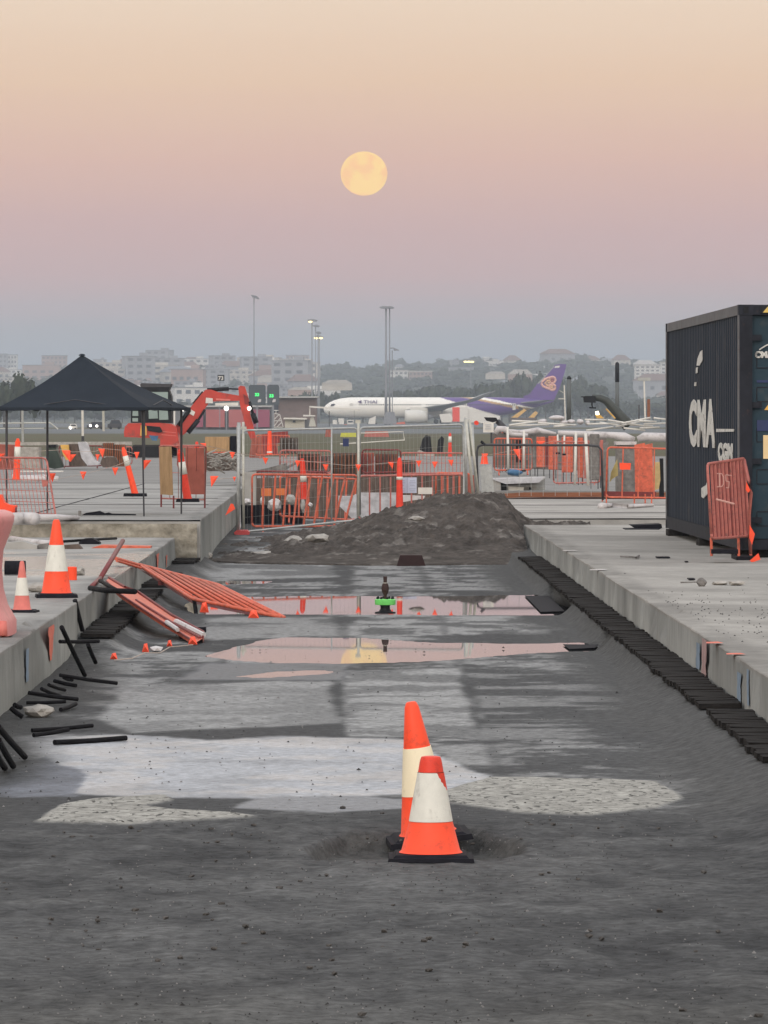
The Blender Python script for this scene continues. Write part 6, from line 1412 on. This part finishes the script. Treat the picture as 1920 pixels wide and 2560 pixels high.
# ------------------------------------------------------------------ trees, hills and the far suburb
M['leaf'] = mat('dark_foliage', (.030,.042,.026), .9, .1, .4, .6, c2=(.055,.068,.040)); M['bark'] = mat('bark', (.06,.05,.04), .9, .1, .3, 3)
M['hill'] = mat('hillside_scrub', (.040,.055,.040), .95, .1, .3, .01, c2=(.09,.09,.065))
def crown_mb(seed, n=520, w=6., h=6., fs=1.0):
    rn = random.Random(seed); mb = MB(); lumps = [(rn.uniform(-.6,.6)*w/1.6, rn.uniform(-.6,.6)*w/1.6, h*rn.uniform(.35,.8), rn.uniform(.26,.46)*w/1.3) for _ in range(9)]+[(0,0,h*.6,w*.33)]
    for i in range(n):
        cx, cy, cz, r = rn.choice(lumps); v = Vector((rn.gauss(0,1), rn.gauss(0,1), rn.gauss(0,1))).normalized()*r*rn.uniform(.7,1.08)
        p = Vector((cx+v.x, cy+v.y, cz+v.z*.75)); s = fs*rn.uniform(.25,.6); q = v.to_track_quat('Z','Y'); a = rn.uniform(0,6.28); 
        vs = [p+q @ Vector((s*math.cos(a+k*1.57)*rn.uniform(.6,1.2), s*math.sin(a+k*1.57)*rn.uniform(.6,1.2), rn.uniform(-.25,.25)*s)) for k in range(4)]
        mb.add(vs, [(0,1,2,3)])
    for cx, cy, cz, r in lumps: mb.blob((cx,cy,cz), (r*.78,r*.78,r*.6), seed+int(r*10), 1, .15)
    return mb
protos = []
for s in range(5):
    w, h = (7,7.5) if s % 2 else (8.5,6.5)
    tr = empty('tree', (0,0,-500)); crown_mb(s, w=w, h=h, fs=1.15).build('crown', M['leaf'], tr, world=False)
    mb = MB(); mb.tube((0,0,-.5),(0,0,h*.6), .28, 7, .14); mb.tube((0,0,h*.3),(w*.2,.3,h*.62), .13, 6, .07); mb.tube((0,0,h*.35),(-w*.2,-.3,h*.66), .12, 6, .06); mb.build('trunk', M['bark'], tr, world=False)
    protos.append(((w, h), tr)); 
used = set()
def tree(px, ytop, D, ground, label, group, wpx=None):
    i = random.randrange(5); (w, h), pr = protos[i]
    o = pr if i not in used else copy_tree(pr); used.add(i)
    zt_ = CH+(HY-ytop)/F*D; k = max(.3, (zt_-ground)/(h*1.0)); kw = (wpx/F*D/w) if wpx else k
    o.location = ((px-960)/F*D, D, ground); o.scale = (kw, kw, k); o.rotation_euler = (0,0,random.uniform(0,6.28)); tag(o, label, 'tree', group)
# near dark tree at the left edge
tree(52, 930, 900, .6, 'dark tall tree rising behind the left slope of the canopy', 'dark trees beyond the airfield', 78)
tree(10, 950, 920, .6, 'dark tree at the left picture edge behind the canopy', 'dark trees beyond the airfield', 60)
rn = random.Random(12)
belt = [(980,982),(1030,975),(1070,962),(1110,960),(1150,966),(1190,960),(1230,955),(1260,945),(1290,940),(1320,930),(1350,940),(1380,950),(1410,945),(1440,942),(1470,950),(1500,965),(1530,985),(1560,1000),(1600,1003),(1640,1000),(1680,1002)]
x = 975
while x < 1700:
    yt = np.interp(x, *zip(*belt))+rn.uniform(-4,9); tree(x, yt, rn.uniform(1850,2100), .6, 'dark green tree in the belt behind the aircraft tail and fuselage', 'tree belt behind the aircraft', rn.uniform(52,80)); x += rn.uniform(17,26)
x = -60
while x < 980:
    yt = (1012 if x < 440 else 1002 if x < 700 else 985)+rn.uniform(-8,8); tree(x, yt, rn.uniform(1750,1950), .6, 'small dark tree in the low belt across the airfield behind the canopy and buildings', 'low tree belt on the left', rn.uniform(40,60)); x += rn.uniform(20,32)
# hills
yr = ([-2500,-300,0,200,480,640,830,900,1000,1200,1300,1440,1600,1700,2200,4500],[965,960,950,945,934,938,938,946,928,924,930,914,924,932,945,960])
def hz(X, D):
    px = 960+X/D*F; Zr = CH+(HY-np.interp(px, *yr))/F*4600; return .5+(Zr-.5)*sstep(2300, 4600, D)
xs = np.linspace(-1500, 1500, 260); ys = np.concatenate([np.linspace(2250,4700,90), np.linspace(4800,6500,10)]); X, Y = np.meshgrid(xs, ys)
Z = hz(X, Y)+(fbm(X*.01, Y*.006, 4)-.5)*6*sstep(2600,3500,Y)
tag(grid_mesh('hills', np.stack([X,Y,Z],-1), M['hill']), kind='structure')
# woodland on the hills (uncountable)
mb = MB(); base = crown_mb(77, n=90, w=9, h=8, fs=2.2); bv = np.array(base.v); rn = random.Random(31); allv = []; allf = []; nb_ = 0
for i in range(1150):
    D = rn.uniform(2500, 4750); px = rn.uniform(-120, 2000); X_w = (px-960)/F*D
    k = rn.uniform(.6,1.5)*(1.2 if rn.random() < .25 else 1); z = float(hz(X_w, D)); ang = rn.uniform(0,6.28); c, s = math.cos(ang), math.sin(ang)
    v = bv.copy(); x_, y_ = v[:,0]*c-v[:,1]*s, v[:,0]*s+v[:,1]*c; v = np.stack([x_*k*1.25+X_w, y_*k*1.25+D, v[:,2]*k+z-1.5], -1); mb.v += [tuple(q) for q in v]; mb.f += [tuple(j+nb_ for j in f) for f in base.f]; nb_ += len(v)
mb.m = [0]*len(mb.f); tag(mb.build('woodland', M['leaf']), 'blue grey wooded hillside beyond the airport', 'woodland', kind='stuff')
# houses
wallm = [mat('wall_cream', (.45,.42,.37), .8, .2, .1, .1), mat('wall_white', (.60,.59,.56), .8, .2, .08, .1), mat('wall_pinkish', (.33,.24,.21), .8, .2, .1, .1), mat('wall_grey', (.28,.29,.31), .8, .2, .1, .1)]
roofm = [mat('roof_terracotta', (.17,.11,.09), .8, .2, .15, .2), mat('roof_grey', (.20,.21,.23), .8, .2, .1, .2), mat('roof_pale', (.42,.40,.37), .7, .2, .1, .2)]
winm = mat('far_window', (.06,.07,.09), .3, .5, .1, .3)
hp = []
for i in range(6):
    w, d, h = (11,9,5.5) if i < 3 else (15,10,7); t = empty('house', (0,0,0)); mb = MB(); mb.box((0,0,h/2-1),(w,d,h+2)); mb.build('wall', wallm[i%4], t, world=False)
    mb = MB(); r = 2.6; vs = [(-w/2-.5,-d/2-.5,h),(w/2+.5,-d/2-.5,h),(w/2+.5,d/2+.5,h),(-w/2-.5,d/2+.5,h),(-w/2+3,0,h+r),(w/2-3,0,h+r)]; mb.add(vs, [(0,1,5,4),(2,3,4,5),(1,2,5),(3,0,4),(3,2,1,0)]); mb.build('roof', roofm[i%3], t, world=False)
    for x in (-w*.3, 0, w*.3): MB().box((x,-d/2-.05,h*.62),(1.6,.12,1.4)).build('window', winm, t, world=False)
    hp.append(t)
for i in range(5):
    w, d, h = ((16,10,9),(22,11,12),(13,9,15),(28,12,8),(18,10,11))[i]; t = empty('flats', (0,0,0)); mb = MB(); mb.box((0,0,h/2-1.5),(w,d,h+3)); mb.box((w*.2,1,h+.9),(w*.25,d*.4,1.8)); mb.build('wall', wallm[(1,0,3,1,2)[i]], t, world=False)
    MB().box((0,0,h+.15),(w+.6,d+.6,.3)).build('roof', roofm[2 if i%2 else 1], t, world=False)
    for fl in range(int(h//3)):
        for c in range(int(w//4)): MB().box((-w/2+2+4*c,-d/2-.05,1.6+3*fl),(2.2,.12,1.3)).build('window', winm, t, world=False)
    hp.append(t)
rn = random.Random(44); u_ = set()
for n in range(240):
    D = rn.uniform(2650, 4650); px = rn.uniform(-40, 1960)
    if n < 150: px = rn.uniform(230, 760)
    i = rn.randrange(6,11) if rn.random() < (.75 if n < 150 else .3) else rn.randrange(6); X_w = (px-960)/F*D; o = hp[i] if i not in u_ else copy_tree(hp[i]); u_.add(i)
    o.location = (X_w, D, float(hz(X_w, D))); o.rotation_euler = (0,0,rn.uniform(-.5,.5)); k = rn.choice((.45,.6,.7,.85,1.0,1.3)); o.scale = (k*rn.uniform(.8,1.4),k,k*rn.uniform(.8,1.3)); tag(o, *(('small pale house among trees on the far hillside', 'house', 'houses on the far hillside') if i < 6 else ('pale flat roofed block of flats on the far hillside', 'block of flats', 'flats on the far hillside')))
# far blocks
def block(label, x0, x1, y0, yb, D, m, rows=5, cols=8, dep=14, ledge=None, name='apartment_block'):
    t = thing(name, label, 'building', at((x0+x1)/2, yb, D)); W_ = (x1-x0)/F*D; Hh = (yb-y0)/F*D; cx = at((x0+x1)/2,0,D).x; z0 = at(0,yb,D).z
    MB().box((cx, D+dep/2, z0+Hh/2-4), (W_, dep, Hh+8)).build('wall', m, t); MB().box((cx, D+dep/2, z0+Hh+.4), (W_+.8, dep+.8, .8)).build('roof', ledge or roofm[1], t)
    for r in range(rows):
        for c in range(cols):
            MB().box((cx-W_/2+W_*(c+.5)/cols, D-.05, z0+Hh*(r+.55)/rows), (W_/cols*.55, .15, Hh/rows*.45)).build('window', winm, t)
block('pair of blue grey towers at the far left edge, left one', -12, 17, 886, 945, 4700, wallm[3], 5, 3)
block('blue grey tower beside the one at the far left edge', 19, 42, 888, 945, 4720, wallm[1], 5, 3)
block('pinkish tower block left of the canopy peak', 104, 166, 890, 945, 4600, wallm[2], 5, 6)
block('white terrace of flats right of the canopy peak', 250, 300, 908, 950, 4300, wallm[1], 4, 6)
block('pale flats with tall windows right of the canopy peak', 295, 348, 906, 960, 4100, wallm[0], 4, 7)
block('wide grey white block behind the right canopy slope', 350, 410, 904, 960, 4200, wallm[3], 5, 6)
block('low pale block above the excavator cab', 400, 480, 925, 965, 4000, wallm[1], 4, 9)
block('cream stepped hospital like block, lower left wing', 692, 742, 906, 942, 4750, wallm[0], 4, 6)
block('large cream block with a darker roof box in the middle distance', 715, 772, 889, 942, 4800, wallm[2], 5, 6)
block('broad cream lower wing right of the large cream block', 740, 790, 912, 942, 4700, wallm[0], 3, 7)
block('grey plain block right of the mast cluster', 806, 854, 915, 945, 4700, wallm[3], 3, 6)
block('pale flat roofed house block right of the twin mast', 974, 1020, 928, 950, 3600, wallm[1], 2, 4, ledge=roofm[2])
block('brown block with a pale roof right of the twin mast', 1022, 1080, 930, 962, 3500, wallm[2], 3, 6, ledge=roofm[2])
block('grey blue warehouse behind the aircraft', 1122, 1184, 920, 955, 3700, wallm[3], 2, 5)
block('long white flat roofed building with terrace left of the container', 1588, 1650, 914, 948, 3300, wallm[1], 4, 5, ledge=roofm[2])
block('white annex touching the container edge', 1652, 1720, 908, 946, 3350, wallm[1], 4, 5, ledge=roofm[2])
for (x0,x1,y0,y1,D,lab) in ((1214,1262,929,940,3200,'low pale roofed house right of the lit distant mast'),(1270,1330,924,948,3000,'pale brown gabled house before the tail fin'),(835,862,962,968,2300,'small white dome tent above the fuselage'),(805,880,950,968,2400,'long pale sloping shed above the aircraft nose'),(720,780,968,982,2300,'row of pale sheds behind the brown brick building'),(645,700,938,948,3300,'white gabled hall left of the mast cluster')):
    t = thing('shed', lab, 'building', at((x0+x1)/2,y1,D)); cx = (x0+x1)/2
    MB().pxprism([(x0,y1+8),(x0,y0+(y1-y0)*.5),(x1,y0+(y1-y0)*.5),(x1,y1+8)], D, 12).build('wall', wallm[0 if 'brown' not in lab else 2], t); MB().pxprism([(x0-1,y0+(y1-y0)*.5),(x0+(x1-x0)*.25,y0),(x1-(x1-x0)*.2,y0),(x1+1,y0+(y1-y0)*.5)], D, 12.5).build('roof', roofm[2], t)

# ------------------------------------------------------------------ moon
mm = bpy.data.materials.new('moon'); mm.use_nodes = True; tt = mm.node_tree; tt.nodes.clear()
tcn = tt.nodes.new('ShaderNodeTexCoord'); no = tt.nodes.new('ShaderNodeTexNoise'); no.inputs['Scale'].default_value = 1.5; no.inputs['Detail'].default_value = 4
mpn = tt.nodes.new('ShaderNodeMapping'); mpn.inputs['Scale'].default_value = (1/91,1/91,1/91); mpn.inputs['Location'].default_value = (.6,.2,.9); tt.links.new(tcn.outputs['Object'], mpn.inputs[0]); tt.links.new(mpn.outputs[0], no.inputs[0])
cr = tt.nodes.new('ShaderNodeValToRGB'); cr.color_ramp.elements[0].position = .42; cr.color_ramp.elements[0].color = (*lin((250,197,138)),1); cr.color_ramp.elements[1].position = .58; cr.color_ramp.elements[1].color = (*lin((255,214,140)),1); tt.links.new(no.outputs[0], cr.inputs[0])
em = tt.nodes.new('ShaderNodeEmission'); em.inputs[1].default_value = 1.22; tt.links.new(cr.outputs[0], em.inputs[0]); ou = tt.nodes.new('ShaderNodeOutputMaterial'); tt.links.new(em.outputs[0], ou.inputs[0])
q = at(910, 434, 20000); r = 58.5/F*20000
import bmesh
bm = bmesh.new(); bmesh.ops.create_uvsphere(bm, u_segments=64, v_segments=32, radius=r); me = bpy.data.meshes.new('moon'); bm.to_mesh(me); bm.free(); me.materials.append(mm); me.polygons.foreach_set('use_smooth', [True]*len(me.polygons))
mo = bpy.data.objects.new('moon', me); COL.objects.link(mo); mo.location = q; mo.scale = (1,1,.945); tag(mo, 'full yellow orange moon low in the pink sky', 'moon')

# ------------------------------------------------------------------ haze
mh = bpy.data.materials.new('haze'); mh.use_nodes = True; th_ = mh.node_tree; th_.nodes.clear()
pv = th_.nodes.new('ShaderNodeVolumePrincipled'); pv.inputs['Color'].default_value = (.66,.74,.83,1); pv.inputs['Density'].default_value = .00021; pv.inputs['Anisotropy'].default_value = .0
oo = th_.nodes.new('ShaderNodeOutputMaterial'); th_.links.new(pv.outputs[0], oo.inputs['Volume'])
mb = MB(); mb.box((0, 3000, 44), (3600, 7400, 92)); tag(mb.build('haze', mh), 'thin blue grey evening haze over the airfield', 'haze', kind='stuff')
